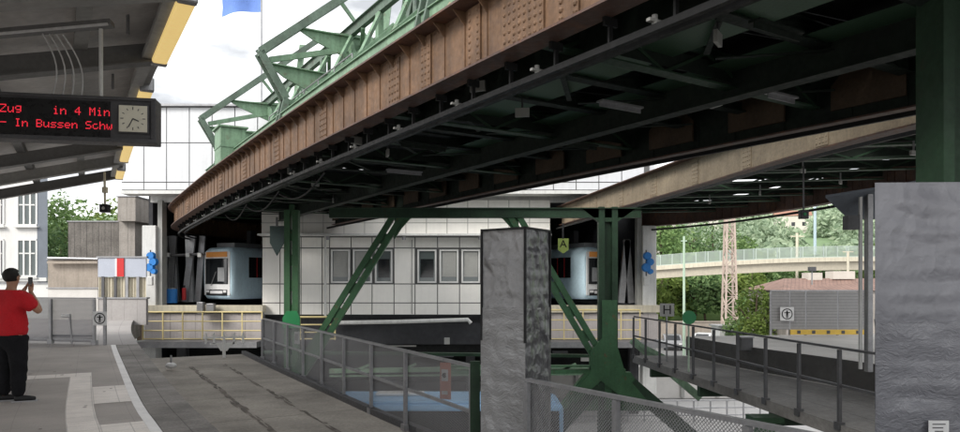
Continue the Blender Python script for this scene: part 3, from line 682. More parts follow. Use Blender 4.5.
# green plant cabinet at the far end of the superstructure
p, d, r = walk(g1, min([i*.1 for i in range(460)], key=lambda q: abs(walk(g1, q)[0].y-25.6))); q = p+r*.8
t = thing('steel_cabinet', 'pale green steel cabinet behind the brown girder beside the white wall', 'cabinet', v3(q,5.5))
B().box(v3(q+r*.2,6.35), (1.1,.9,1.9), math.atan2(d.y,d.x)).build('body', 'lgreen', t, bevel=.02)
B().box(v3(q+r*.2,7.33), (1.25,1.05,.06), math.atan2(d.y,d.x)).box(v3(q+r*.2,6.6), (1.14,.94,.05), math.atan2(d.y,d.x)).build('ledge', 'lgreen', t)
# thin handrail
b = B(); prev = None
for i in range(7):
    p, d, r = walk(g1, 24+1.3*i); q = p+r*1.7; b.tube(v3(q,6.2), v3(q,7.3), .02, 6)
    if prev is not None: b.tube(prev, v3(q,7.3), .02, 6).tube(prev-V((0,0,.5)), v3(q,6.8), .015, 6)
    prev = v3(q,7.3)
tag(rebase(b.build('handrail', 'steel'), v3(walk(g1,24)[0],6.2)), 'thin grey handrail on top of the railway structure against the sky', 'handrail')
# ------------------------------------------------------------------ green pillars
def slotted_leg(m, t, a, c, w_, th, n=(0,1,0), gap=.85):
    """two flanges joined by batten plates: oblong holes show between"""
    a = V(a); c = V(c); d = (c-a).normalized(); side = d.cross(V(n)).normalized()
    for e in (-1, 1): m.bar(a+side*e*w_*.29, c+side*e*w_*.29, w_*.42, th, up=n)
    L_ = (c-a).length; k = int(L_/gap)
    for i in range(k+1):
        q = a+d*(L_*i/max(1,k)); B().bar(q-d*gap*.24, q+d*gap*.24, w_*.30, th*.6, up=n).build('batten_plate','midgreen',t)
t = thing('steel_support', 'wide dark green portal support with slanting slotted legs below the roof', 'support', (-.8,24,-5))
YF = 24
def PF(px, py): return P(px, py, YF)
B().box(((PF(330,0).x+PF(640,0).x)/2, YF, 3.98), (PF(640,0).x-PF(330,0).x, .3, .30)).box(((PF(330,0).x+PF(640,0).x)/2, YF, 4.145), (PF(640,0).x-PF(330,0).x, .46, .03)).build('beam', 'dkgreen', t)
for nm, a, c in (('leg', PF(399,214), PF(322,338)), ('leg', PF(513,214), PF(600,360))):
    m = B(); slotted_leg(m, t, a, c, .46, .22); m.build(nm, 'midgreen', t)
m = B()
for sx, cx_, in ((1, 401), (-1, 512)):       # curved haunches
    pts = [PF(cx_, 211)]; n_ = 8
    for i in range(n_+1):
        a = math.pi/2*i/n_; pts.append(PF(cx_+sx*(4+26*(1-math.sin(a)) if 1 else 0), 212+30*(1-math.cos(a))))
    B().prism([PF(cx_-sx*6,212), PF(cx_+sx*34,212), PF(cx_+sx*20,214), PF(cx_+sx*9,219), PF(cx_+sx*1,228), PF(cx_-sx*7,240)], (0,1,0), .10).build('haunch', 'midgreen', t)
m = B(); m.box((PF(601,0).x,YF,-.4), (.20,.34,9.2)).box((PF(614,0).x,YF,-.4), (.20,.34,9.2)).box((PF(607.5,0).x,YF+.05,-.4), (.3,.1,9.1)); m.build('column', 'dkgreen', t)
m = B(); x0 = PF(607.5,0).x
m.prism([PF(590,350),PF(601,338),PF(601,300),PF(616,300),PF(616,345),PF(625,375),PF(648,402),PF(628,402),PF(600,380),PF(575,402),PF(566,396),PF(590,372)], (0,1,0), .42).prism([PF(585,372),PF(630,372),PF(655,410),PF(556,410)], (0,1,0), .30)
m.build('gusset_plate', 'midgreen', t)
m = B().bar(PF(596,384), PF(520,470), .5, .36, up=(0,1,0)).bar(PF(630,384), PF(730,470), .5, .36, up=(0,1,0)); m.build('diagonal_strut', 'dkgreen', t)
m = B().bar(PF(322,338), PF(300,372), .5, .24, up=(0,1,0)); m.build('leg_foot', 'midgreen', t)
m = B().prism([PF(598,222),PF(617,222),PF(636,208),PF(580,208)], (0,1,0), .3); m.build('column_head', 'dkgreen', t)
m = B().bar(PF(440,372), PF(625,371), .25, .14).bar(PF(440,366), PF(600,366), .3, .05); m.build('tie_beam', 'midgreen', t)
# slotted left column
t = thing('steel_column', 'dark green slotted column before the white wall left of the windows', 'column', (P(292,0,26).x,26,-5))
m = B(); x = P(292,0,26).x
slotted_leg(m, t, (x,26,-5), (x,26,4.3), .52, .3); m.build('flange_pair', 'midgreen', t)
B().prism([P(283,318,25.8),P(287,311,25.8),P(297,311,25.8),P(300,318,25.8),P(300,328,25.8),P(283,328,25.8)], (0,1,0), .14).build('foot_plate', 'signgreen', t)
# near right column
t = thing('steel_column', 'near dark green column rising out of the wrapped column at the right edge', 'column', (4.36,6.1,2.2))
B().box((4.19,6.45,3.2), (.10,.40,3.2)).box((4.81,6.45,3.2), (.10,.40,3.2)).box((4.5,6.42,3.2), (.54,.06,3.2)).build('shaft', 'dkgreen', t)
B().prism([(4.14,6.45,4.2),(4.86,6.45,4.2),(5.5,6.45,4.75),(3.3,6.45,4.75)], (0,1,0), .3).build('column_head', 'under', t)  # shadow at the column top put into the darker steel
# ------------------------------------------------------------------ wrapped columns
def wrapped(name, lab, base, corners, zb, zt, mats, group=None, amp=.014, par=None):
    t = par or thing(name, lab, 'wrapped column', base, group)
    n = len(corners)
    for fi in range(n):
        a = V(corners[fi]); c = V(corners[(fi+1) % n]); nv = V(((c-a).y, -(c-a).x)).normalized(); fs = []; vs = []; uv = []
        NX, NZ = 26, 90
        for j in range(NZ+1):
            z = zb+(zt-zb)*j/NZ
            for i in range(NX+1):
                u = i/NX; q = a.lerp(c, u); edge_f = min(1, 6*u, 6*(1-u))
                w1 = noise.noise(V((q.x*2.5+fi*9, q.y*2.5, z*9)))*amp+noise.noise(V((q.x*11+fi*5, q.y*11, z*2.2)))*amp*.8+abs(noise.noise(V((u*3+z*2.1, z*2.7, fi))))*amp*1.6
                tz = noise.noise(V((u*4, fi*3, 1)))*.02 if j == NZ else 0
                q2 = q+nv*(w1*edge_f); vs.append((q2.x, q2.y, z+tz))
        for j in range(NZ):
            for i in range(NX): k = j*(NX+1)+i; fs.append((k, k+1, k+NX+2, k+NX+1))
        o = B().add(vs, fs).build('wrapping', mats[fi], t, smooth=False); o.data.shade_smooth()
    B().prism([v3(c, zt-.01) for c in corners], (0,0,1), .02).build('cover_sheet', mats[0], t)
    return t
# corners counter-clockwise seen from above so that outward normals point out
cc_ = [(.02,8.02),(.49,7.62),(.81,8.12),(.35,8.55)]
WC = wrapped('wrapped_column', 'column wrapped in grey wrinkled film standing in the fence gap at centre', (.4,8.0,-.6), cc_, .95, 2.21, ['tarp','filmshade','filmshade','tarp'])
for c_ in cc_[:3]: B().box((c_[0],c_[1]-.012,1.58), (.022,.022,1.27), R(45)).build('corner_batten', 'black', WC)
for a_, c_ in ((cc_[0],cc_[1]),(cc_[1],cc_[2])): B().bar(v3(V(a_)-V((0,.012)),2.2), v3(V(c_)-V((0,.012)),2.2), .03, .025).build('top_hem', 'black', WC)
ce_ = V((.415,8.08)); cl_ = [ce_+(V(c)-ce_)*1.03 for c in cc_]
wrapped(None, None, None, cl_, -.8, 1.32, ['filmgrey','filmshade','filmshade','filmgrey'], par=WC)
WR = wrapped('wrapped_column', 'huge lilac grey film wrapped column at the right edge', (4.3,6.3,-.6),
    [(3.385,6.0),(5.2,5.9),(5.3,6.9),(3.99,6.9)], .52, 2.46, ['tarp2','tarp2','tarp2','tarp2'], amp=.010)
wrapped(None, None, None, [(3.375,5.975),(5.22,5.87),(5.32,6.93),(3.97,6.93)], -.8, 1.28, ['film2','film2','film2','film2'], amp=.014, par=WR)
t = thing('paper_notice', 'white paper notice stuck on the wrapped column at the bottom right', 'notice', (3.98,5.88,.3))
B().box((P(941,0,5.87).x,5.90,.32), (.17,.006,.24)).build('sheet', 'signwhite', t)
m = B()
for i in range(5): m.box((P(941,0,5.87).x-.01*(i%2),5.895,.41-.03*i), (.11-.02*(i%3),.003,.008))
m.build('print_lines', 'steeldk', t)
# band lines on centre column
# ------------------------------------------------------------------ fences
def fence(name, lab, path, zb, zt, stations, mat, post=.05, rails=(0,), meshz=None, pm='steel', rail_w=.06, group=None):
    t = thing(name, lab, 'fence', v3(path[0], zb), group)
    B().sweep(path, [(-rail_w/2,zt-.035),(rail_w/2,zt-.035),(rail_w/2,zt),(-rail_w/2,zt)]).build('top_rail', pm, t)
    for z in rails: B().sweep(path, [(-.02,z-.02),(.02,z-.02),(.02,z+.02),(-.02,z+.02)]).build('middle_rail', pm, t)
    for s_ in stations:
        p, d, r = walk(path, s_); B().box(v3(p+r*.03, (zb+zt-.04)/2), (post,post*.8,zt-zb-.04), math.atan2(d.y,d.x)).box(v3(p+r*.03, zb+.06), (.14,.10,.12), math.atan2(d.y,d.x)).build('post', pm, t)
    if mat: B().sweep(path, [(-.012,zb+.06),(-.012,zt-.04)], closed=False).build('mesh_panel', mat, t)
    return t
fl1 = spline([(-6.2,20.0),(-4.9,17.6),(-2.55,13.2),(-.06,8.5)], .5)
fence('mesh_fence', 'long grey mesh fence along the trough between the left platform and the centre column', fl1, -.62, .6, [.03]+[1.55*i for i in range(1,8)]+[plen(fl1)-.03], 'wire', .06, (.02,), pm='steel')
B().box((-.06,8.5,0), (.12,.1,1.3)).build('post', 'dkgreen', None) and None
for o in list(bpy.data.objects):
    if o.name.startswith('post') and o.parent is None: tag(rebase(o, (-.06,8.5,-.6)), 'dark green end post of the fence beside the centre wrapped column', 'post')
fl2 = spline([(.5,7.36),(2.18,4.76),(4.1,1.8)], .4)
fence('mesh_fence', 'near grey mesh fence sloping away to the right of the centre column', fl2, -.62, .6, [.03,1.35,2.7,4.1], 'wire', .06, (), pm='steel')
frv = [p for p in fr if p.y > .5][::-1]
fence('mesh_fence', 'dark brown railed fence on the raised right hand trough', frv, -.68, .6, [.03]+[1.15*i for i in range(1,18)], mesh_mat('clear_screen', (.30,.30,.30), .5, .0, 0, .10), .06, (.0,), pm='steeldk', rail_w=.05)
# ------------------------------------------------------------------ hall building
YH = 34.
t = thing('station_hall', 'large white panelled station hall spanning the tracks', 'building', (-4.1,36,-5))
def HX(px, y=YH): return (px-CX)*y/F
def HZ(py, y=YH): return 1.6-(py-HY)*y/F
def panels(m, j, x0, x1, z0, z1, y, nx, nz, gap=.05, th=.05, xs=None, zs=None, skip=()):
    j.box(((x0+x1)/2, y+th+.03, (z0+z1)/2), (x1-x0, .06, z1-z0))
    xs = xs or [x0+(x1-x0)*i/nx for i in range(nx+1)]; zs = zs or [z0+(z1-z0)*i/nz for i in range(nz+1)]
    for i in range(len(xs)-1):
        for k in range(len(zs)-1):
            cx_ = (xs[i]+xs[i+1])/2; cz = (zs[k]+zs[k+1])/2
            if any(a < cx_ < b_ and c < cz < d for (a,b_,c,d) in skip): continue
            m.box((cx_, y+th/2+random.uniform(0,.003), cz), (xs[i+1]-xs[i]-gap, th, zs[k+1]-zs[k]-gap))
# upper volume
YU = 32.6; ux0 = HX(121,YU); ux1 = 7.9; uz0 = HZ(190,YU); uz1 = HZ(107,YU)
m = B(); j = B(); panels(m, j, ux0, ux1, uz0, uz1, YU, 0, 0, .045, .05, xs=[ux0+1.06*i for i in range(24)], zs=[uz0, uz0+.36, uz0+2.2, uz1])
m.build('upper_cladding', 'claddingup', t); j.build('cladding_backing', 'joint', t)
m = B().box(((ux0+ux1)/2+.3,36.8,(uz0+uz1)/2), (ux1-ux0-.1,8.2,uz1-uz0-.1)); m.build('upper_storey', 'claddingup', t)
B().box(((ux0+ux1)/2,36.5,uz1+.06), (ux1-ux0+.2,8.2,.1)).build('roof_edge', 'steel', t)
B().box(((ux0+ux1)/2,YU+.4,uz0-.1), (ux1-ux0,.9,.16)).box(((HX(150)+HX(655))/2,YH+.2,HZ(197)), (HX(655)-HX(150),.3,.5)).build('soffit_beam', 'whitepaint', t)
for px in (152, 648):
    B().box((HX(px),YH,-.3+.6), (.66,.66,uz0+2.2)).build('corner_pillar', 'whitepaint', t, bevel=.03)
    B().box((HX(px)+(.45 if px < 400 else -.45),YH+.1,2.4), (.22,.5,6.4)).build('pillar_side', 'signgrey', t)
# central block
cx0, cx1 = HX(262), HX(550); zc = HZ(236)
wx = [HX(v) for v in (262,280,301,322,329.5,351,372,394,415,437.5,459.5,482,504,527,550)]
wins = [(331,350),(353,372),(375,392.5),(417.5,436.5),(439.5,458.5),(461.5,480)]
m = B(); j = B(); z_rows = [HZ(315),HZ(303),HZ(284),HZ(248),HZ(237)]
sk = [(HX(a),HX(b_),HZ(284),HZ(248)) for a,b_ in wins]
panels(m, j, cx0, cx1, HZ(315), HZ(237), YH, 0, 0, .045, .05, xs=wx, zs=z_rows, skip=sk); m.build('cladding', 'cladding', t); j.build('cladding_backing', 'joint', t)
m = B(); j = B(); panels(m, j, cx0, cx1, HZ(234.5), HZ(200), YH-.1, 14, 3, .03, .04); m.build('upper_band', 'cladding', t); j.build('cladding_backing', 'signgrey', t)
B().box(((cx0+cx1)/2, YH-.35, HZ(235.5)), (cx1-cx0,.75,.09)).build('ledge', 'whitepaint', t)
for px in (330, 405, 480):
    B().tube((HX(px),YH-.5,HZ(237)), (HX(px),YH-.5,HZ(240.5)), .09, 10).build('downlight', 'steel', t)
for (a, b_) in wins:
    x0, x1 = HX(a), HX(b_); z0, z1 = HZ(283), HZ(249.5); f = B()
    for (cx_, cz, w_, h_) in (((x0+x1)/2,z0+.04,x1-x0,.08),((x0+x1)/2,z1-.04,x1-x0,.08),(x0+.04,(z0+z1)/2,.08,z1-z0-.16),(x1-.04,(z0+z1)/2,.08,z1-z0-.16)): f.box((cx_,YH+.0,cz),(w_,.12,h_))
    fo = f.build('window', 'frame', t)
    B().box(((x0+x1)/2,YH+.035,(z0+z1)/2),(x1-x0-.16,.02,z1-z0-.16)).build('pane', 'glass', fo)
    if a in (375, 417.5): B().box(((x0+x1)/2,YH+.02,(z0+z1)/2-.1),(x1-x0-.3,.006,.9)).build('poster', 'darkglass', fo)
    else: B().box(((x0+x1)/2,YH+.022,(z0+z1)/2+.1),(x1-x0-.22,.004,z1-z0-.4)).build('blind', 'signgrey', fo)
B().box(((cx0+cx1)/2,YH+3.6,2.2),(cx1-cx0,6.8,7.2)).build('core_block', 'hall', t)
B().box((HX(325.5),YH-.04,1.9),(.10,.10,3.9)).build('drain_pipe','whitepaint',t); B().box((HX(412),YH-.02,1.9),(.04,.04,3.6)).build('conduit','signgrey',t)
# interior of the bays: ceiling, floor, back wall
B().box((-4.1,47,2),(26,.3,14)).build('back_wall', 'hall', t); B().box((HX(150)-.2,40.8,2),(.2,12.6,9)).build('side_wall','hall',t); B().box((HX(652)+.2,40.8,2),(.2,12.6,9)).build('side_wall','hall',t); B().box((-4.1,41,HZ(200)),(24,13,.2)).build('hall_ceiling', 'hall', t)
for sx, a, b_ in ((0,150,264),(1,548,655)):
    x0, x1 = HX(a), HX(b_)
    B().box(((x0+x1)/2,YH+6,HZ(306)-.3),(x1-x0,12.4,.5)).build('bay_floor', 'hallgrey', t)
    B().box(((x0+x1)/2,YH-.3,HZ(308.5)),(x1-x0+.2,.5,HZ(305)-HZ(312))).build('platform_band', 'cream', t)
    B().box(((x0+x1)/2,YH-.35,HZ(326)),(x1-x0+.1,.1,HZ(313)-HZ(338))).build('apron_panel', 'lilac', t)
    B().box(((x0+x1)/2,YH-.9,HZ(342)),(x1-x0+.3,1.4,.28)).build('walkway', 'steel', t)
B().box((HX(172),YH+3,3),(.12,5,6)).build('side_wall', 'hall', t) if 0 else None
# underside: beams, black sheets standing in for the shaded void
B().box((-4.1,36.2,-2.0),(24.5,.3,2.2)).build('void_shade_wall', 'shadeblack', t); B().box(((cx0+cx1)/2,34.6,-1.05),(cx1-cx0,.2,1.9)).build('void_shade_panel', 'shadeblack', t)
B().box((-4.1,38,HZ(317)-.15),(24,7.6,.3)).build('floor_slab', 'shadeblack', t)
for px in (170, 262, 470, 545, 640): B().box((HX(px),YH+1.5,-2.9),(.45,.45,5.0)).build('substructure_column', 'steeldk', t)
# yellow railings on the walkways
def railing(lab, x0, x1, z0, z1, y, n, mat='yellow', group=None):
    t = thing('walkway_railing', lab, 'railing', (x0,y,z0), group)
    for i, z in enumerate((z0+.05, (z0*2+z1)/3, (z0+z1*2)/3, z1)): B().tube((x0,y,z),(x1,y,z),.028 if i < 3 else .04,8).build('rail', mat, t)
    for i in range(n+1): B().box((x0+(x1-x0)*i/n,y,(z0+z1)/2),(.055,.055,z1-z0)).build('post', mat, t)
    return t
yr = YH-1.5
railing('yellow walkway railing below the left train bay', HX(143,yr), HX(262,yr), HZ(340,yr), HZ(312,yr), yr, 6)
railing('yellow walkway railing below the right train bay', HX(545,yr), HX(640,yr), HZ(340,yr), HZ(310,yr), yr, 5)
railing('short yellow railing between the slotted column and the slanting leg', HX(300,31.), HX(335,31.), HZ(340,31.), HZ(317,31.), 31., 1)
t = thing('white_pipe', 'long white pipe slung beneath the white panelled wall', 'pipe', (HX(338),YH-.2,HZ(322)))
B().ptube([(HX(336),YH-.2,HZ(326)),(HX(338),YH-.2,HZ(322.5)),(HX(400),YH-.2,HZ(321.5)),(HX(468),YH-.2,HZ(319.5)),(HX(471),YH-.2,HZ(323))],.10,10).build('tube','whitepaint',t,smooth=True)
t = thing('louvre_panel', 'pale louvres in the dark space below the white wall', 'louvres', (HX(402),YH+3,-1.6))
for i in range(6): B().box((P(402,0,34.4).x,34.4,P(0,326+4.*i,34.4).z),(.9+.1*i,.08,.07)).build('slat','signgrey',t)
t = thing('cross_beam', 'pale green beam crossing the dark gap below the hall', 'beam', (HX(450),31,-2.2))
B().bar(P(330,371,31),P(600,367,31),.3,.18).bar(P(330,376,31),P(600,374,31),.3,.06).build('flange','lgreen',t)
for px in (355,400,445,500,560): B().bar(P(px,371,30.9),P(px+16,364,30.9),.1,.1).build('bracket','lgreen',t)
t = thing('cross_beam', 'dark green lower beam crossing behind the fence', 'beam', (HX(450),28,-3))
B().bar(P(262,352,29),P(600,356,29),.3,.12).build('flange','dkgreen',t)
t = thing('machinery_frame', 'dark frame with pale equipment in the gap behind the fence', 'equipment', (HX(450),33,-2))
for (px,py,w_,h_) in ((447,341,.25,.3),(492,360,.5,.2),(515,352,.3,.3),(430,356,2.2,.08),(560,352,.7,.1),(585,358,.4,.3)): B().box(P(px,py,33),(w_,.2,h_)).build('fitting','signgrey' if w_<.6 else 'steeldk',t)
t = thing('cross_beam', 'pale green slanting strut below the right hand trough', 'beam', P(640,345,23.5))
B().bar(P(632,340,24.5),P(700,398,24.5),.25,.22,up=(0,1,0)).bar(P(640,345,24.4),P(720,385,24.4),.15,.12,up=(0,1,0)).build('strut','lgreen',t)
# substructure beams below the right trough
for i in range(5):
    p, d, r = walk(frv, 1.2+3.4*i)
    o = B().bar(v3(p-r*.1,-.95), v3(p-r*3.0,-.95), .16, .28).build('trough_bearer','dkgreen'); tag(rebase(o, v3(p,-.95)), 'dark green bearer beneath the raised right hand trough', 'beam', 'bearers under the right trough')
t = thing('support_post', 'green post under the right trough near the bottom edge', 'post', (P(767,0,12.6).x,12.6,-5))
B().box((P(767,0,12.6).x,12.7,-2.9),(.28,.28,4.1)).build('shaft','midgreen',t); B().box((P(767,0,12.6).x,12.7,-.86),(.55,.4,.1)).build('cap','dkgreen',t)
# blue protective signals on pillars
def signal_cluster(lab, px, y):
    t = thing('signal_cluster', lab, 'signal', (HX(px,y),y,P(0,272,y).z))
    x = HX(px,y)
    for i,(dx,py,r_) in enumerate(((0,256,.2),(.12,262,.2),(-.05,267.5,.22),(.14,271.5,.14))):
        B().tube((x+dx,y,P(0,py,y).z),(x+dx,y-.22,P(0,py,y).z),r_,14,r_*.85).build('blue_hood','blue',t,smooth=True)
    B().box((x-.05,y-.05,P(0,281,y).z),(.24,.16,.42)).build('grey_box','whitepaint',t,bevel=.03)
    B().tube((x-.05,y-.05,P(0,276,y).z),(x-.05,y-.05,P(0,250,y).z),.03,6).build('conduit','steeldk',t)
signal_cluster('blue signal hoods on the left pillar of the hall', 152, 33.3)
signal_cluster('blue signal hoods on the right pillar of the hall', 647, 33.3)
# masts and gear inside the bays
for k,(px,lean,h_) in enumerate(((164,.0,1),(170,-.1,1),(177,.12,1),(185,-.2,1),(191,.05,1),(198,-.12,1))):
    y = 35.6+.2*(k%3); a = P(px,302,y); c = P(px-lean*40,236,y)
    if h_ < 1: continue
    o = B().bar(a, c, .17 if k%2 else .26, .3).build('bay_mast','steel' if k%2 else 'hallgrey'); tag(rebase(o, a), 'grey slanting mast inside the left bay of the hall', 'mast', 'masts in the left bay')
for k,(px,lean) in enumerate(((611,.1),(621,-.15),(631,.12))):
    y = 34.9; a = P(px,303,y); c = P(px-lean*40,240,y)
    o = B().bar(a, c, .3, .3, up=(0,1,0)).build('bay_mast','steel'); tag(rebase(o, a), 'grey slanting mast inside the right bay of the hall', 'mast', 'masts in the right bay')
t = thing('pipe_rail', 'horizontal pipe with white clamps inside the left bay', 'pipe', P(160,255,35.3)); B().tube(P(162,256,35.3),P(205,254,35.3),.07,8).build('tube','steeldk',t)
for px in (168,188,200): B().box(P(px,255,35.2),(.18,.2,.2)).build('clamp','whitepaint',t)
t = thing('blue_drum', 'blue drum standing in the left bay among the masts', 'drum', P(172,303,35)); B().tube(P(172,303,35),P(172,289,35),.26,14).build('shell','blue',t,smooth=True); B().tube(P(172,289,35),P(172,288,35),.2,14).build('lid','steel',t)
t = thing('fire_extinguisher', 'red extinguisher in the left bay beside the train', 'extinguisher', P(184,303,35.2)); B().tube(P(184,300,35.2),P(184,288,35.2),.1,10).build('cylinder','red',t,smooth=True); B().box(P(184,286.5,35.2),(.08,.08,.12)).build('valve','black',t)
t = thing('buffer_stop', 'grey metal bracket block on the cream band below the left train', 'bracket', P(205,308,33)); B().box(P(201,308,33.1),(.3,.3,.55)).box(P(211,308,33.1),(.36,.3,.42)).build('block','steel',t,bevel=.02)
# ornate white fixture on the deck end
t = thing('track_gauge_fixture', 'pale metal T shaped fixture at the end of the trough below the yellow railing', 'fixture', P(224,358,21))
y_ = 20.6
B().tube(P(224,359,y_),P(224,340,y_),.05,8).build('stem','whitepaint',t)
m = B().bar(P(203,338,y_),P(245,337,y_),.06,.06).bar(P(210,344,y_),P(238,343,y_),.05,.05)
for px in (206,214,224,234,243): m.bar(P(px,333,y_),P(px,344,y_),.05,.05)
m.prism([P(216,344,y_),P(232,344,y_),P(227,351,y_),P(221,351,y_)],(0,1,0),.04); m.build('crosspiece','whitepaint',t)
t = thing('blob_marker', 'small round white marker on the trough floor', 'marker', (-7.5,18.6,-.6)); q = P(171,368,17.6); B().ball(q+V((0,0,.06)),.10,8,(1.4,1,.8)).build('head','signwhite',t,smooth=True); B().tube(q,q+V((0,0,.32)),.025,8).build('stem','steel',t)
# ------------------------------------------------------------------ trains
def train(lab, corner, ang, sgn, length=9):
    """corner: world point of the near bottom front corner; local x runs back from the front, y across"""
    t = thing('suspended_train', lab, 'train', corner, 'light blue suspended trains')
    def sec(h0, h1, w, inset): pass
    m = B(); w_ = 2.2; H = 2.65
    prof = [(0.06,.0),(0,.35),(0,2.25),(.12,2.55),(.4,H),(w_-.4,H),(w_-.12,2.55),(w_,2.25),(w_,.35),(w_-.06,0)]
    prof = [(.22,0),(.03,.22),(0,.8),(0,2.2),(.12,2.5),(.4,H),(w_-.4,H),(w_-.12,2.5),(w_,2.2),(w_,.8),(w_-.03,.22),(w_-.22,0)]
    rings = [(-.02,.90,.16),(.06,.97,.05),(.25,1.0,0),(length,1,0)]; vs = []; fs = []
    for (x, s_, z_) in rings:
        for (y, z) in prof: vs.append((x, w_/2+(y-w_/2)*s_, H/2+(z-H/2)*s_))
    n = len(prof)
    for i in range(len(rings)-1):
        for k in range(n): fs.append((i*n+k, i*n+(k+1)%n, (i+1)*n+(k+1)%n, (i+1)*n+k))
    fs.append(tuple(range(n))); fs.append(tuple((len(rings)-1)*n+k for k in range(n)))
    parts = []
    m.add(vs, fs); parts.append((m,'body','trainblue'))
    # white front mask, black windscreen, door, side windows
    parts.append((B().box((-.03,w_/2,1.3),(.05,1.86,2.2)),'front_mask','whitegloss'))
    parts.append((B().box((-.07,w_/2,1.42),(.04,1.62,1.3)),'windscreen','darkglass'))
    parts.append((B().box((-.065,w_/2,2.27),(.05,1.5,.26)),'destination_display','orange'))
    parts.append((B().box((-.09,w_/2-.35,1.25),(.02,.5,.7)),'driver_seat','hallgrey'))
    parts.append((B().box((-.10,w_/2+.2,1.05),(.02,.03,.8),0,.5),'wiper','steel')); parts.append((B().box((-.10,w_/2+.62,.40),(.03,.22,.12)),'headlight','signwhite')); parts.append((B().box((-.10,w_/2-.62,.40),(.03,.22,.12)),'headlight','signwhite'))
    parts.append((B().box((-.06,w_/2,.34),(.05,1.5,.3)),'bumper','black'))
    parts.append((B().box((-.085,w_/2,.36),(.03,.9,.14)),'headlight','whitegloss'))
    for i in range(4):
        x0 = 1.3+2.15*i
        if i in (1, 3): parts.append((B().box((x0+.6,-.012,1.35),(1.35,.03,1.95)),'door','darkglass')); parts.append((B().box((x0+.6,-.032,1.35),(.05,.02,1.9)),'door_seal','red'))
        else:
            parts.append((B().box((x0+.6,-.012,1.62),(1.75,.03,1.05)),'side_window','darkglass'))
            parts.append((B().box((x0+.25,-.032,1.62),(.05,.02,1.0)),'pole','red')); parts.append((B().box((x0+.85,-.032,1.62),(.05,.02,1.0)),'pole','red'))
    parts.append((B().box((length/2,w_/2,H+.12),(length-1,1.3,.22)),'roof_gear','hallgrey'))
    parts.append((B().box((2.2,w_/2,H+.55),(.35,.3,.8)),'hanger','steeldk')); parts.append((B().box((6.5,w_/2,H+.55),(.35,.3,.8)),'hanger','steeldk'))
    mat = Matrix.Translation(V(corner)) @ Matrix.Rotation(ang, 4, 'Z') @ Matrix.Diagonal((1, sgn, 1, 1))
    for (m, nm, mm) in parts:
        m.v = [mat @ p for p in m.v]
        if sgn < 0: m.f = [f[::-1] for f in m.f]; m.uv = {}
        m.build(nm, mm, t, bevel=.02 if nm in ('front_mask','windscreen') else 0, smooth=(nm == 'body'))
    return t
# left train: front faces camera-left
train('light blue train with lit orange sign in the left bay facing left', P(233,299.5,35.0), R(61), 1)
train('light blue train in the right bay between the wrapped column and the green support', P(583,299.5,35.0), R(119), -1)
# ------------------------------------------------------------------ hanging signs
t = thing('platform_sign', 'lime green sign with black letter A hanging under the roof', 'sign', P(563,250,20)); y = 20
B().prism([P(558,238.5,y),P(568.5,238.5,y),P(568.5,250,y),P(563.2,253.5,y),P(558,250,y)],(0,1,0),.04).build('plate','signlime',t); B().box(P(563,231,y),(.04,.04,.45)).build('hanger','steeldk',t)
text_mesh('A', .30, P(563.2,244.2,y)-V((0,.025,0)), FACE, 'black', 'letter', t)
t = thing('hanging_sign', 'slate green pointed plate hanging beside the slotted green column', 'sign', P(277,240,22)); y = 22
B().prism([P(270,226,y),P(284,226,y),P(284,243,y),P(277,256,y),P(270,243,y)],(0,1,0),.04).build('plate','signdk',t); B().box(P(277,222,y),(.06,.05,.3)).build('hanger','steeldk',t)
t = thing('platform_sign', 'grey square sign with black letter H above the right fence', 'sign', P(667,345,20)); y = 19.6
B().box(P(667,310,y),(.40,.03,.36)).build('plate','signgrey',t); B().tube(P(667,316,y)+V((0,.03,0)),(P(667,0,y).x,y+.03,-.6),.025,8).build('post','steel',t)
text_mesh('H', .36, P(667,310.2,y)-V((0,.02,0)), FACE, 'black', 'letter', t)
t = thing('disc_signal', 'round green disc signal on a thin post at the right fence', 'sign', P(689,345,17.5)); y = 17.3
c = P(689,317.5,y); B().tube(c, c-V((0,.03,0)), .17, 28).build('disc','signgreen',t,smooth=True); B().tube(c+V((0,.03,.1)),(c.x,y+.03,-.6),.022,8).build('post','polegreen',t)
def ped_sign(lab, px, py, y, s_, base_z):
    c = P(px,py,y); t = thing('warning_sign', lab, 'sign', (c.x,y,base_z))
    B().box(c,(s_,.02,s_)).build('plate','signwhite',t,bevel=.01)
    m = B(); n = 32; r1, r2 = s_*.40, s_*.33; yy = c.y-.014
    vs = []; fs = []
    for k in range(n):
        a = 2*math.pi*k/n; vs += [(c.x+r1*math.cos(a),yy,c.z+r1*math.sin(a)),(c.x+r2*math.cos(a),yy,c.z+r2*math.sin(a))]
    for k in range(n): fs.append((2*k,2*((k+1)%n),2*((k+1)%n)+1,2*k+1))
    m.add(vs, fs); m.build('ring','black',t)
    m = B().tube((c.x,yy,c.z+s_*.2),(c.x,yy-.004,c.z+s_*.2),s_*.055,12)
    m.box((c.x,yy,c.z+.02*s_),(s_*.13,.004,s_*.26)).box((c.x,yy,c.z+.10*s_),(s_*.42,.004,s_*.06)).box((c.x-s_*.04,yy,c.z-.18*s_),(s_*.05,.004,s_*.2)).box((c.x+s_*.04,yy,c.z-.18*s_),(s_*.05,.004,s_*.2))
    m.build('figure_symbol','black',t)
    return t, c
t, c = ped_sign('white square sign with a black figure in a ring on the left platform end gate', 100, 318.5, 18.0, .36, 0)
B().box((c.x+.1,c.y+.05,.62),(.07,.06,1.24)).build('post','steel',t)
ped_sign('white square sign with a black figure in a ring on the slatted screen at right', 787, 314, 21.3, .42, .4)
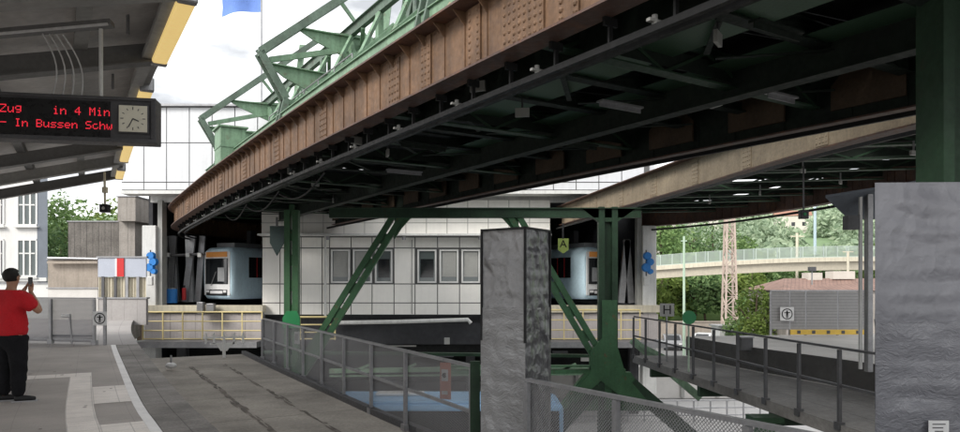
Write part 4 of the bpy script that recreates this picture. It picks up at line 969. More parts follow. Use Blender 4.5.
# red and white notice on mesh fence
p = P(445.5,381,9.6); t = thing('fence_notice', 'tall orange red notice with white round symbol tied to the mesh fence', 'sign', p)
d2 = V((-.49,.87)); rz = math.atan2(-.87,.49)
B().box(p,(.165,.012,.50),R(-25)).build('plate','redwhite',t)
q = p-V((0.01,.012,0)); B().box(q+V((0,-.003,.08)),(.10,.004,.16),R(-25)).box(q+V((0,-.003,-.16)),(.09,.004,.05),R(-25)).build('white_field','signwhite',t); B().tube(q+V((0,-.008,.08)),q+V((0,-.013,.08)),.035,14).build('symbol','black',t)
t = thing('paper_notice', 'small pale notice on the far part of the mesh fence', 'notice', P(297,338,17)); B().box(P(297,338,17.),(.16,.01,.3),R(-28)).build('sheet','signwhite',t); B().box(P(297,338,17.)-V((.01,.012,-.02)),(.1,.004,.16),R(-28)).build('print','signgrey',t)
# ------------------------------------------------------------------ bus under the bridge deck
t = thing('parked_bus', 'blue roofed bus on the street below, seen through the mesh fence', 'bus', (-1.5,21.5,-5))
x0, x1 = P(330,0,22).x, P(563,0,21).x
B().box(((x0+x1)/2,21.9,-3.32),(x1-x0,2.3,2.6)).build('body','busblue',t,bevel=.12)
B().box(((x0+x1)/2,21.9,-1.99),(x1-x0-.4,2.0,.10)).build('roof','busblue',t,bevel=.04)
B().box(((x0+x1)/2,20.73,-2.72),(x1-x0-.3,.03,1.05)).build('window_band','darkglass',t)
B().box((x0+2.2,22.1,-1.89),(1.5,.5,.10)).build('roof_hatch','whitegloss',t,bevel=.04); B().box((x1-2,22.0,-1.89),(.9,.6,.10)).build('roof_hatch','whitegloss',t,bevel=.04)
B().box((x1+.01,21.9,-2.8),(.03,1.9,1.2)).build('windscreen','darkglass',t)
for x in (x0+1.4, x1-1.4): B().tube((x,20.7,-4.5),(x,21.0,-4.5),.48,20).build('wheel','black',t,smooth=True)
# forecourt railing far below at the right of the support
t = thing('street_railing', 'pale railing along the street far below between the green struts', 'railing', P(560,420,33))
for z_ in (-4.0,-4.35,-4.7): B().tube((P(545,0,33).x,33,z_),(P(760,0,33).x,33.5,z_),.03,6).build('rail','steel',t)
for i in range(14): B().box((P(545,0,33).x+.78*i,33,-4.45),(.06,.06,1.0)).build('post','steel',t)
t = thing('street_wall', 'low pale wall along the street under the raised trough', 'wall', (8,40,-5)); B().box((7.5,40,-4.1),(14,.4,1.7)).box((7.5,40,-3.22),(14.2,.5,.1)).build('face','ltconc',t)
for i in range(7): B().box((1.5+2*i,39.75,-4.1),(.2,.1,1.6)).build('pilaster','signgrey',t)
# ------------------------------------------------------------------ right background
def lattice_mast(lab, px, y, z0, z1, w_, mat, cat='mast'):
    x = P(px,0,y).x; t = thing('lattice_mast', lab, cat, (x,y,z0)); m = B(); h = w_/2
    def ww(z): return h*(1-.45*(z-z0)/(z1-z0))
    for sx in (-1,1):
        for sy in (-1,1): B().bar((x+sx*h,y+sy*h,z0),(x+sx*ww(z1),y+sy*ww(z1),z1),.14,.14).build('leg',mat,t)
    z = z0; k = 0
    while z < z1-.7:
        a = ww(z); c = ww(z+.9); sgn = 1 if k%2 else -1
        for s2 in (-1,1):
            m.bar((x-sgn*a,y+s2*a,z),(x+sgn*c,y+s2*c,z+.9),.07,.07); m.bar((x+s2*a,y-sgn*a,z),(x+s2*c,y+sgn*c,z+.9),.07,.07)
        m.box((x,y-a,z),(2*a,.06,.06)); z += .9; k += 1
    m.build('bracing',mat,t); return t
lattice_mast('pale pink lattice mast rising in front of the cream bridge', 729.5, 62, -5, 7.5, 1.15, 'mast')
t = thing('catenary_pole', 'thin pale green pole left of the lattice mast', 'pole', P(684,330,60)); x = P(684,0,60).x; B().tube((x,60,-5),(x,60,5.6),.13,8,.09).build('shaft','polegreen',t); B().box((x,60,5.2),(.5,.1,.1)).build('arm','polegreen',t)
t = thing('street_mast', 'pale blue mast behind the bridge under the green hill', 'pole', P(815,280,120)); x = P(815,0,120).x; B().tube((x,120,-5),(x,120,14.6),.3,10,.22).build('shaft','mastblue',t); B().box((x,120,14.8),(1.0,.3,.25)).build('lamp_head','mastblue',t)
t = thing('catenary_pole', 'pale pole near the bridge end at the right', 'pole', P(848,300,74)); x = P(848,0,74).x; B().tube((x,74,-5),(x,74,4.9),.13,8).build('shaft','cream',t); B().box((x,74,4.9),(1.1,.1,.1)).build('arm','cream',t)
t = thing('catenary_pole', 'pale post with twin arms behind the bridge parapet', 'pole', P(797,260,84)); x = P(797,0,84).x; B().tube((x,84,-5),(x,84,7.6),.16,8).build('shaft','cream',t); B().box((x,84,7.2),(1.6,.1,.12)).build('arm','cream',t)
# bridge
bp = spline([(14,86),(22,82),(30,80),(40,79.5),(52,81),(66,85)], 1.)
t = thing('road_bridge', 'long cream concrete bridge with pale screens crossing in front of the wooded hill', 'bridge', (35,80,-5))
zt_ = P(0,263,80).z
def sag(q): return -.9*(1-q)**3+.75*math.sin(math.pi*q)-.2
B().sweep(bp, [(-2.5,zt_-.35),(2.5,zt_-.35),(2.5,zt_),(-2.5,zt_)], zf=sag).build('deck','bridge',t)
B().sweep(bp, [(2.56,zt_-.35),(2.62,zt_-.35),(2.62,zt_+.12),(2.56,zt_+.12)], zf=sag).build('kerb','cream',t)
B().sweep(bp, [(.9,zt_-1.3),(2.0,zt_-1.3),(2.3,zt_-.36),(.6,zt_-.36)], zf=sag).build('edge_beam','bridge',t)
B().sweep(bp, [(2.55,zt_+.12),(2.55,zt_+1.35)], closed=False, zf=sag).build('parapet_screen', mt['hairwire'], t)
for i in range(22):
    p, d, r = walk(bp, 1+2.4*i); dz = sag(min(1,(1+2.4*i)/plen(bp))); B().box(v3(p+r*2.55, zt_+.65+dz),(.08,.08,1.4)).build('parapet_post','bridgerail',t)
for s_ in (38,): p, d, r = walk(bp, s_+6); B().box(v3(p, -1),(1.2,1.2,8.2)).build('pier','bridge',t)
# slatted screens at the end of the right platform
ys = 21.4
t = thing('slatted_screen', 'grey slatted screen closing the far end of the right platform', 'screen', (P(820,0,ys).x,ys,0))
xs = [P(v,0,ys).x for v in (771,790,806,838,866)]
for i in range(4): B().quad((xs[i]+.02,ys,.18),(xs[i+1]-.02,ys,.18),(xs[i+1]-.02,ys,1.32),(xs[i]+.02,ys,1.32)).build('panel','screengrey',t)
for x in xs: B().box((x,ys+.03,.68),(.06,.05,1.36)).build('post','steel',t)
B().box(((xs[0]+xs[-1])/2,ys+.03,1.36),(xs[-1]-xs[0]+.06,.08,.05)).build('top_rail','steel',t)
B().box(((xs[1]+xs[-1])/2,ys-.03,.1),(xs[-1]-xs[1],.03,.15)).build('yellow_kick_board','yellow2',t)
for i in range(5): B().box((xs[1]+.25+.45*i,ys-.05,.10),(.10,.01,.10)).build('kick_board_slot','steeldk',t)
B().box((xs[0]-.25,ys-2.2,.18),(.5,.4,.36)).build('grey_box','steeldk',t) if 0 else None
t = thing('equipment_cabinet', 'dark grey box on the trough edge at the start of the right platform', 'cabinet', P(742,350,17.6)); c = P(745,344,17.6); B().box(c,(.30,.3,.32)).build('body','steeldk',t,bevel=.01); B().box(c+V((0,0,.18)),(.34,.34,.03)).build('lid','steel',t)
# low building with brown roof behind the screen
t = thing('low_building', 'long low building with reddish brown roof behind the slatted screen', 'building', (20,42,-5))
c0, c1 = P(786,0,42).x, P(925,0,42).x
B().box(((c0+c1)/2,45,-1.8),(c1-c0,6,6.0)).build('wall','boardslt',t)
B().add([(c0-.3,41.8,1.15),(c1,41.8,1.15),(c1,45,1.9),(c0+1.2,45,1.9)],[(0,1,2,3)],[[(0,0),(9,0),(9,3),(0,3)]]).add([(c0+1.2,45.01,1.9),(c1,45.01,1.9),(c1,48.2,1.15),(c0-.3,48.2,1.15)],[(0,1,2,3)],[[(0,0),(9,0),(9,3),(0,3)]]).add([(c0-.3,41.8,1.15),(c0+1.2,45,1.9),(c0-.3,48.2,1.15)],[(0,1,2)],[[(0,0),(3,0),(3,3)]]).build('roof','rooftile',t)
B().box((P(812,0,45).x,45,1.9),(.9,.9,.7)).box((P(840,0,45).x,45,2.1),(1.4,1.0,.5)).build('chimney','housepale',t)
t = thing('roof_camera', 'small camera on a short post above the low brown roof', 'camera', P(812,280,40)); c = P(812,269,40); B().tube(c,c-V((0,0,.9)),.04,6).build('post','steel',t); B().box(c,(.35,.3,.25)).build('housing','steeldk',t)
# metal post and small canopy next to right column
t = thing('canopy_post', 'light grey steel post with small slate canopy beside the right wrapped column', 'post', (P(868.5,0,13).x,13,0)); x = P(868.5,0,13).x
B().box((x,13,1.6),(.10,.14,3.3)).build('shaft','steel',t,bevel=.01); B().box((x-.15,13,1.6),(.05,.05,3.2)).build('conduit','whitepaint',t)
B().prism([(x-.75,13.1,3.22),(x+1.2,12.5,3.5),(x+1.2,13.5,2.85),(x-.1,13.5,2.85)],(0,0,1),.05).build('canopy_plate','slate',t)
B().box((x-.32,13,2.72),(.22,.2,.26)).build('speaker','steeldk',t)
t = thing('hanging_signal', 'small black box signal with green lens hanging against the pale hill', 'signal', P(803,214,16)); c = P(803.5,214.5,16); B().box(c,(.19,.14,.2)).build('housing','blackgloss',t,bevel=.01); B().tube(c-V((0,.07,0)),c-V((0,.085,0)),.035,12).build('lens','signgreen',t); B().tube(c+V((0,0,.1)),c+V((0,0,1.1)),.02,6).build('stem','steeldk',t)
# cars
def car(lab, px, py, y, rz, mat):
    c = P(px,py,y); c.z = -5; t = thing('parked_car', lab, 'car', c, 'cars parked below the bridge')
    def T(m): m.v = [Matrix.Translation(c) @ Matrix.Rotation(rz,4,'Z') @ p for p in m.v]; return m
    side = [(-2.1,.35),(-2.15,.75),(-1.3,.95),(-.6,1.42),(.9,1.45),(1.6,1.0),(2.1,.9),(2.15,.4)]
    T(B().prism([(x,0,z) for x,z in side],(0,1,0),1.7)).build('body',mat,t,bevel=.08)
    T(B().prism([(-1.2,0,.98),(-.58,0,1.36),(.85,0,1.38),(1.45,0,1.0)],(0,1,0),1.73)).build('side_window','darkglass',t)
    T(B().add([(-1.27,-.7,1.0),(-1.27,.7,1.0),(-.68,.62,1.4),(-.68,-.62,1.4)],[(0,1,2,3)])).build('windscreen','darkglass',t)
    for x in (-1.35,1.35):
        for yy in (-.8,.8): T(B().tube((x,yy-.1,.33),(x,yy+.1,.33),.33,16)).build('wheel','black',t,smooth=True)
    for yy in (-.6,.6): T(B().box((-2.14,yy,.68),(.06,.3,.14))).build('headlight','signwhite',t)
car('white car parked below left of the lattice mast', 704, 350, 72, R(60), 'whitegloss')
car('silver car parked beside the green disc signal post', 672, 350, 70, R(80), 'steel')
car('blue grey car parked nearest the lattice mast foot', 722, 350, 78, R(50), 'paleblue')
# white van/kiosk
t = thing('white_kiosk', 'small white cabin beside the lattice mast foot', 'cabin', P(722,345,55)); c = P(728,340,55); c.z = -5+1.5; B().box(c+V((0,0,.2)),(2.0,2,3.0)).build('wall','whitepaint',t,bevel=.03); B().box(c+V((0,0,1.75)),(2.3,2.3,.12)).build('roof','steel',t); B().box(c+V((-.3,-1.01,-.1)),(.8,.03,1.9)).build('door','signgrey',t)
# embankment
b = B().add([(10,84,-5),(80,84,-5),(90,96,-1.5),(8,96,-1.5),(8,100,-1.4),(90,100,-1.4)],[(0,1,2,3),(3,2,5,4)]); struct(b.build('embankment','grass'))
t = thing('retaining_wall', 'low brown wall along the foot of the grassy bank', 'wall', (30,82,-5)); B().box((33,82.5,-4.0),(44,.5,2.0)).box((33,82.5,-2.95),(44.2,.7,.12)).build('face','hoard',t)
# hill
def hz(x, y):
    h = -5+60*(1-math.exp(-max(0,y-150)/190))*(1-.25*math.exp(-((x-60)/60)**2))
    return h+5*noise.noise(V((x*.01,y*.01,0)))*min(1,max(0,(y-150)/80))
nx, ny = 60, 40; vs = []; fs = []
for jy in range(ny):
    for ix in range(nx): x = -200+12*ix; y = 140+12*jy; vs.append((x,y,hz(x,y) if jy else -5.2))
for jy in range(ny-1):
    for ix in range(nx-1): k = jy*nx+ix; fs.append((k,k+1,k+nx+1,k+nx))
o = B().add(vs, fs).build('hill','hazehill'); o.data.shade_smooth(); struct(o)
def leafquad(vs, fs, c, s_, rnd):
    a = V((rnd.gauss(0,1),rnd.gauss(0,1),rnd.gauss(0,.8))).normalized(); b_ = a.cross(V((rnd.gauss(0,1),rnd.gauss(0,1),rnd.gauss(0,1)))).normalized()
    o = len(vs); s2 = s_*rnd.uniform(.5,.9)
    vs.extend([c-a*s_, c+b_*s2*.6-a*.1*s_, c+a*s_, c-b_*s2*.6]); fs.append((o,o+1,o+2,o+3))
def crown(rnd, c, rx, rz_, n, ls, clumps=9):
    vs = []; fs = []; cl = []
    for i in range(clumps):
        a = rnd.uniform(0,2*math.pi); u = rnd.uniform(-.8,1); rr = math.sqrt(max(0,1-u*u))*rnd.uniform(.45,.8)
        cl.append((V((c.x+rx*rr*math.cos(a), c.y+rx*rr*math.sin(a), c.z+rz_*u*.72)), rnd.uniform(.3,.5)))
    for i in range(n):
        cc, f = rnd.choice(cl); d = V((rnd.gauss(0,1),rnd.gauss(0,1),rnd.gauss(0,1))).normalized()*rnd.uniform(.55,1.08)
        leafquad(vs, fs, cc+V((d.x*rx*f,d.y*rx*f,d.z*rz_*f)), ls*rnd.uniform(.6,1.3), rnd)
    return vs, fs
rnd = random.Random(3)
vs = []; fs = []
for i in range(720):
    y = 155+rnd.random()**1.3*300; xm = y*rnd.uniform(.12,.62); x = xm; r_ = rnd.uniform(3.,6.5)
    c = V((x,y,hz(x,y)+r_*.6)); hx_ = 480+x/y*700; hy_ = 283-(c.z-1.6)/y*700
    if any(abs(hx_-q[0]) < 15 and -8 < hy_-q[1] < 15 and y < q[2]+4 for q in ((822,238,260),(792,226,300),(706,216,300))): continue
    a, f = crown(rnd, c, r_, r_*.9, 120, r_*.20, 6); o_ = len(vs); vs += a; fs += [tuple(o_+k for k in q) for q in f]
o = B().add(vs, fs).build('hillside_wood', LEAF[2]); o['kind'] = 'stuff'; o['label'] = 'haze-paled green wood covering the hillside behind the bridge'; o['category'] = 'wood'
# houses on the hill
for k,(px,py,y,w_,h_,rz,lab) in enumerate(((822,238,260,10,6,.2,'pale block with flat roof on the hillside right of the blue mast'),(792,226,300,14,8,-.3,'pale house with red roof high among the hillside trees'),
        (770,218,330,12,7,.1,'small pale house near the top of the wooded hill'),(655,222,210,9,8,.4,'white house on the slope beside the hall pillar'),(706,216,300,14,7,0,'house with wide red roof seen left of the lattice mast'),(745,220,340,13,7,.2,'pale house with red roof right of the lattice mast top'))):
    c = P(px,py,y); t = thing('hill_house', lab, 'house', (c.x,c.y,c.z-h_/2))
    R_ = Matrix.Translation(c) @ Matrix.Rotation(rz,4,'Z')
    m = B().box((0,0,-4.),(w_,8,h_+8)); m.v = [R_@p for p in m.v]; m.build('wall','housepale',t)
    m = B()
    m.prism([(-w_/2-.4,-4.4,h_/2),(-w_/2-.4,4.4,h_/2),(-w_/2-.4,0,h_/2+2.6)],(1,0,0),.1) if 0 else m.add([(-w_/2-.4,-4.4,h_/2),(w_/2+.4,-4.4,h_/2),(w_/2+.4,4.4,h_/2),(-w_/2-.4,4.4,h_/2),(-w_/2-.4,0,h_/2+2.6),(w_/2+.4,0,h_/2+2.6)],[(0,1,5,4),(2,3,4,5),(0,4,3),(1,2,5),(3,2,1,0)])
    m.v = [R_@p for p in m.v]; m.build('roof','houseroof' if k not in (0,6) else 'housepale',t)
    for i in range(3):
        m = B().box((-w_*.3+w_*.3*i,-4.02,.5),(1.4,.06,1.6)); m.v = [R_@p for p in m.v]; m.build('window','darkglass',t)
# individual trees
def tree(name, lab, x, y, z0, h, r_, leafmat, n=3200, ls=.22, group=None, seed=0, cz=.62, lowc=False):
    rn = random.Random(seed*77+int(x*10)); t = thing(name, lab, 'tree' if not lowc else 'shrub', (x,y,z0), group)
    th = h*cz; m = B().ptube([(x,y,z0),(x+.03*h*rn.uniform(-1,1),y,z0+th*.5),(x,y,z0+h*.85)],.1,8,[h*.028,h*.02,h*.005])
    for i in range(6):
        a = rn.uniform(0,6.28); zz = z0+h*rn.uniform(.3,.6); m.ptube([(x,y,zz),(x+math.cos(a)*r_*.4,y+math.sin(a)*r_*.4,zz+h*.12),(x+math.cos(a)*r_*.75,y+math.sin(a)*r_*.75,zz+h*.22)],.1,6,[h*.012,h*.008,h*.003])
    m.build('trunk','bark',t)
    vs, fs = crown(rn, V((x,y,z0+th)), r_, h*.40, n, ls, 13); B().add(vs, fs).build('crown', LEAF[leafmat], t); return t
G = 'trees between the bridge and the street'
sp = [(660,96,13,4.2,0),(676,108,13,4.5,1),(694,92,11,4,0),(712,110,14,5,1),(745,98,11,4.5,0),(762,110,9,4.5,3),(780,94,8,3.8,0),(800,104,8,4,0),(822,96,8,4,1),(842,108,9,4.5,0),(862,98,9,4,3),(668,88,7,3,3),(706,88,7,3.2,1),(752,89,8,3.2,3),(790,90,8,3,1)]
for i,(px,y,h,r_,lm) in enumerate(sp):
    tree('leafy_tree', 'leafy green tree in the belt behind the cream bridge', P(px,0,y).x, y, -4 if y<95 else -2, h, r_, lm, 2600, .34, G, i, .55)
vs = []; fs = []
for i in range(150):
    y = rnd.uniform(97,130); x = y*rnd.uniform(.2,.6); r_ = rnd.uniform(2,3.6); a, f = crown(rnd, V((x,y,-3.2+r_*.9)), r_, r_*1.2, 260, .42, 7); o_ = len(vs); vs += a; fs += [tuple(o_+k for k in q) for q in f]
o = B().add(vs, fs).build('bushy_undergrowth', LEAF[1]); o['kind'] = 'stuff'; o['label'] = 'dense green undergrowth below and behind the bridge'; o['category'] = 'undergrowth'
tree('ivy_bush', 'bright leafy bush right of the lattice mast foot beside the slatted screen', P(757,0,44).x, 44, -5, 7.0, 1.5, 3, 4200, .13, None, 5, .55, True)
tree('ivy_bush', 'dark leafy bush behind the bush at the slatted screen', P(746,0,52).x, 52, -5, 6.2, 1.7, 0, 3600, .15, None, 6, .55, True)
# ------------------------------------------------------------------ left background
YL = 42
t = thing('white_house', 'white rendered house with slate grey corner strip behind the left platform', 'building', (P(0,0,YL).x,YL,-1))
xr = P(48,0,YL).x; xm = P(37.5,0,YL).x
B().prism([(-40,YL,6),(xm,YL,6),(xm*1.27,YL+10,6),(-48,YL+10,6)],(0,0,1),14).build('wall','housewall',t); B().prism([(xm+.003,YL-.04,6.2),(xr,YL-.04,6.2),(xr*1.27,YL+10,6.2),(xm*1.27+.003,YL+10,6.2)],(0,0,1),14).build('corner_strip','slate',t)
B().box(((xr-40)/2,YL-.06,P(0,279.5,YL).z),(xr+40,.2,.22)).build('string_course','frame',t)
for (a,b_) in ((-28,-12),(-6,4),(18,37)):
    for (y0,y1) in ((192,226),(239,277)):
        x0, x1 = P(a,0,YL).x, P(b_,0,YL).x; z0, z1 = P(0,y1,YL).z, P(0,y0,YL).z
        f = B().box(((x0+x1)/2,YL-.02,z0+.05),(x1-x0,.1,.1)).box(((x0+x1)/2,YL-.02,z1-.05),(x1-x0,.1,.1)); n_ = 3
        for i in range(n_+1): f.box((x0+(x1-x0)*i/n_,YL-.02,(z0+z1)/2),(.1,.1,z1-z0-.2))
        f.box(((x0+x1)/2,YL-.02,z0+(z1-z0)*.62),(x1-x0-.2,.08,.08)); fo = f.build('window','frame',t)
        for i in range(n_): B().box((x0+(x1-x0)*(i+.5)/n_,YL-.005,(z0+z1)/2),((x1-x0)/n_-.12,.03,z1-z0-.2)).build('pane','glass',fo)
        B().box(((x0+x1)/2,YL-.1,z0-.06),(x1-x0+.3,.3,.08)).build('sill','frame',fo)
def bbox(name, lab, cat, px0, px1, py0, py1, y, dep, mat, part='wall', ex=None):
    a, c = P(px0,py1,y), P(px1,py0,y); t = thing(name, lab, cat, ((a.x+c.x)/2,y,a.z))
    B().box(((a.x+c.x)/2,y+dep/2,(a.z+c.z)/2),(c.x-a.x,dep,c.z-a.z)).build(part, mat, t); B().box(((a.x+c.x)/2,y+dep/2,c.z+.04),(c.x-a.x+.1,dep+.1,.06)).build('coping','steel',t); return t
bbox('boarded_shed', 'dark weathered board clad block behind the beige wall', 'building', 68,118.5,222,258,40,5,'boards')
bbox('boarded_tower', 'pale narrow boarded tower beside the dark boarded block', 'building', 118.7,135,207,258,39.5,4,'boardslt')
bbox('boarded_tower', 'taller upper stub above the narrow boarded tower', 'building', 118.7,134.5,197,221,39.2,4,'boardslt') if 0 else None
bbox('boarded_tower', 'narrow pale stair tower stub rising highest on the left', 'building', 117.5,135.5,197,221,39.0,4,'boardslt')
t = bbox('concrete_wall', 'beige concrete wall behind the left railing', 'wall', 48,98,260,289,31,.3,'hoard')
t = thing('concrete_ledge', 'pale pipe and ledge on top of the beige wall', 'ledge', P(73,260,30.8)); B().box(P(73,262.5,30.8),(P(98,0,30.8).x-P(48,0,30.8).x,.15,.1)).build('ledge','hoard',t); B().tube(P(48,258,30.8),P(98,259,30.8),.05,8).build('pipe','steel',t)
t = bbox('barrier_banner', 'pale blue grey banner board with one red stripe left of the hall', 'banner', 98,146,258,277,30,.08,'paleblue','board'); B().box(P(120.5,267.5,29.97),(.30,.04,.78)).build('red_stripe','red',t); B().box(P(116.5,267.5,29.97),(.10,.035,.78)).build('white_stripe','signwhite',t)
t = thing('corrugated_fence', 'cream corrugated metal fence below the striped banner', 'fence', P(122,300,30.1)); m = B()
xa, xb = P(98.5,0,30.1).x, P(146,0,30.1).x; n_ = 60; prof = []
vs = []; fs = []
for i in range(n_+1):
    x = xa+(xb-xa)*i/n_; yy = 30.1+.05*((i//2)%2); vs += [(x,yy,P(0,299,30.1).z),(x,yy,P(0,277.3,30.1).z)]
for i in range(n_): fs.append((2*i,2*i+2,2*i+3,2*i+1))
m.add(vs, fs).build('sheet','corr',t)
for px in (103,115.5,127,138): B().box(P(px,287,30.0),(.12,.06,.9)).build('upright','steeldk' if px < 120 else 'steel',t)
t = bbox('low_wall', 'pale sheeted lower wall with rust spots below the corrugated fence', 'wall', 98.5,146,299,325,30.0,.2,'pave')
bbox('low_wall', 'white low wall under the beige wall', 'wall', 48,98,289,326,30.5,.2,'ltconc')
bbox('low_wall', 'white plinth wall below the white house', 'wall', -40,48,284,330,34,.3,'frame')
t = thing('bench_frame', 'dark bench frame in front of the low wall left', 'bench', P(75,340,20)); B().bar(P(54,336,21),P(90,337,21),.3,.08).build('seat','black',t)
for px in (58,86): B().box(P(px,340,21),(.06,.3,.2)).build('leg','steeldk',t)
# left end railing of the platform with mesh
pth = [V((-17,19.4)),V((-12.5,18.7)),V((-9.95,18.1))]
fence('platform_end_railing', 'grey mesh railing closing the end of the left platform', spline(pth,.4), 0, 1.22, [.05,1.4,2.9,4.4,5.8,7.25], 'wiredense', .07, (.12,), pm='steel')
t = thing('safety_gate_lamp', 'white lamp arm on the left railing', 'lamp', P(66,318,18.6)); B().tube(P(62,316,18.3),P(70,315.5,18.3),.05,8).build('head','signwhite',t); B().tube(P(70,316,18.3),P(72,344,18.3),.025,8).build('stem','steel',t)
tree('leafy_tree', 'green tree between the white house and the boarded block', P(62,0,60).x, 60, -5, 14.0, 3.0, 0, 3200, .22, None, 21)
tree('leafy_tree', 'green tree rising behind the dark boarded block', P(100,0,66).x, 66, -5, 14.3, 3.4, 3, 3200, .24, None, 22)
tree('leafy_tree', 'slim green tree between the boarded tower and the hall', P(142,0,60).x, 60, -5, 12.0, 1.8, 0, 2200, .22, None, 23)
tree('leafy_tree', 'low green shrub tree at the corner of the white house', P(52,0,54).x, 54, -5, 10.5, 2.2, 1, 2200, .20, None, 24)
# flag
t = thing('flag', 'plain blue flag on a thin pole at the top left', 'flag', P(261.5,283,46)); x = P(261.5,0,46).x; B().tube((x,46,-5),(x,46,21.5),.06,8).build('pole','steel',t)
vs = []; fs = []; n_ = 16; z1 = P(0,-8,46).z; z0 = P(0,12,46).z
for i in range(n_+1):
    u = i/n_; xx = x-.05-2.6*u; yy = 46+.22*math.sin(u*7); dz = -.15*u+.12*math.sin(u*5); vs += [(xx,yy,z0+dz+.25*(1-u)*0),(xx,yy+.1,(z0+z1)/2+dz),(xx,yy,z1+dz)]
for i in range(n_):
    for k in (0,1): fs.append((3*i+k,3*i+3+k,3*i+4+k,3*i+1+k))
B().add(vs, fs).build('cloth','flagblue',t,smooth=True)
# ------------------------------------------------------------------ platform canopy
ce = [p*1.21 for p in edge if -2 < p.y < 17.6]     # the roof edge overhangs the platform edge
t = thing('platform_canopy', 'dark grey platform canopy with sloping beams at the upper left', 'canopy', (-6,8,0))
ZC = 4.75; SL = .27
def cz(o_, dz=0): return ZC-SL*o_+dz
B().sweep(ce, [(-9,cz(9,.36)),(.05,cz(-.05,.36)),(.05,cz(-.05,.42)),(-9,cz(9,.42))]).build('roof_sheet','roofsheet',t)
B().sweep(ce, [(.0,ZC+.02),(.10,ZC+.02),(.10,ZC+.44),(.0,ZC+.44)]).sweep(ce, [(-.16,ZC-.03),(.0,ZC-.03),(.0,ZC+.05),(-.16,ZC+.05)]).build('edge_fascia','canopy',t)
for o_ in (.9,2.0,3.3,4.7): B().sweep(ce, [(-o_-.08,cz(o_,.20)),(-o_+.08,cz(o_-.08,.20)),(-o_+.08,cz(o_,.355)),(-o_-.08,cz(o_,.355))]).build('purlin','canopydk' if o_ in (2.0,) else 'canopy',t)
Lc = plen(ce); k = 0
for yy in (1.9,5.0,7.7,10.1,13.2,16.3,18.6,20.9):
    i = min(range(len(ce)), key=lambda q: abs(ce[q].y-yy)); p = ce[i]; a = ce[max(0,i-1)]; c = ce[min(len(ce)-1,i+1)]; d = (c-a).normalized(); r = V((d.y,-d.x))
    m = B(); q0 = p-r*.02; q1 = p-r*8.5
    m.bar(v3(q0,ZC+.09), v3(q1,cz(8.5,.09)), .16, .24); m.bar(v3(q0,ZC-.045), v3(q1,cz(8.5,-.045)), .26, .025)
    m.build('roof_beam','canopydk' if k%2 else 'canopy',t); k += 1
# slender rods between beams
for yy in (6.8,9.2,11.4):
    i = min(range(len(ce)), key=lambda q: abs(ce[q].y-yy)); p = ce[i]; B().tube(v3(p+V((-.35,-.2)),ZC+.0),v3(p+V((-.35,-.2)),ZC+.38),.02,6).build('rod','steel',t)
col = thing('canopy_column', 'dark steel column carrying the canopy outside the left edge', 'column', (-9,3.2,0)); B().box((-9.3,3.2,1.3),(.25,.25,2.6)).build('shaft','canopydk',col)
# lamps along the edge
def edge_lamp(ya, yb, lab):
    pa = [p for p in ce if ya-.3 < p.y < yb+.3]
    i0 = min(range(len(ce)), key=lambda q: abs(ce[q].y-ya)); i1 = min(range(len(ce)), key=lambda q: abs(ce[q].y-yb)); a = ce[i0].lerp(ce[i0], 0); c = ce[i1]
    d = (c-a).normalized(); r = V((d.y,-d.x)); a = a+r*.06; c = c+r*.06
    t = thing('edge_lamp', lab, 'lamp', v3(a, ZC-.1), 'fluorescent lamps along the canopy edge')
    B().bar(v3(a+d*.12,ZC-.02), v3(c-d*.12,ZC-.02), .20, .13).build('diffuser','lampshade',t,bevel=.03)
    for (e0, e1) in ((a, a+d*.12), (c-d*.12, c)): B().bar(v3(e0,ZC+.02), v3(e1,ZC+.02), .21, .22).build('end_cap','steel',t,bevel=.02)
edge_lamp(7.6,9.9,'long yellowed lamp on the canopy edge nearest the camera'); edge_lamp(11.1,12.7,'short yellowed lamp on the canopy edge just above the clock'); edge_lamp(15.2,17.7,'yellowed lamp on the canopy edge just below the clock'); edge_lamp(19.1,20.9,'farthest yellowed lamp on the canopy edge')
# hanging black signal under canopy end
t = thing('hanging_signal', 'small black signal box hanging from the far tip of the canopy', 'signal', P(105,209,17)); c = P(105,208.5,17); B().box(c,(.2,.16,.2)).build('housing','blackgloss',t,bevel=.01); B().tube(c-V((0,.08,0)),c-V((0,.09,0)),.04,12).build('lens','signgrey',t)
B().tube(c+V((0,0,.1)),P(104.5,172,17),.028,8).build('stem','cream',t); B().box(P(105,190,17),(.1,.1,.14)).build('joint_box','cream',t)
# ------------------------------------------------------------------ departure board
A_ = V((-5.66,7.66)); Bn = V((-3.70,8.02)); A2 = Bn+(A_-Bn)*1.9; d = (Bn-A2).normalized(); nrm = V((d.y,-d.x)); ang = math.atan2(d.y,d.x)
Lb = (Bn-A2).length; mid = (Bn+A2)/2; zb_, zt_b = 3.19, 3.70; zc_ = (zb_+zt_b)/2
t = thing('departure_board', 'black departure board with red lit lettering and square clock under the canopy', 'display board', v3(mid, zb_))
def BL(u, z, o_=0): q = Bn-d*u+nrm*o_; return v3(q, z)      # u metres left from right end
B().box(v3(mid-nrm*.08, zc_), (Lb,.22,zt_b-zb_), ang).build('housing','steeldk',t,bevel=.012)
m = B(); y_o = .035
for (u0,u1,z0,z1) in ((0,Lb,zt_b-.035,zt_b),(0,Lb,zb_,zb_+.045),(0,.05,zb_+.045,zt_b-.035)):
    c = BL((u0+u1)/2,(z0+z1)/2,.045); m.box(c,(u1-u0,.03,z1-z0),ang)
m.build('bezel','steeldk',t,bevel=.004)
B().box(BL(.47+ (Lb-.47)/2, zc_, .035), (Lb-.5,.012,zt_b-zb_-.11), ang).build('screen','blackgloss',t)
B().box(BL(.235, zc_+.01, .05), (.325,.03,.325), ang).build('clock_case','steeldk',t,bevel=.01)
ck = B().box(BL(.235, zc_+.01, .070), (.295,.02,.295), ang).build('clock_face','clockface',t)
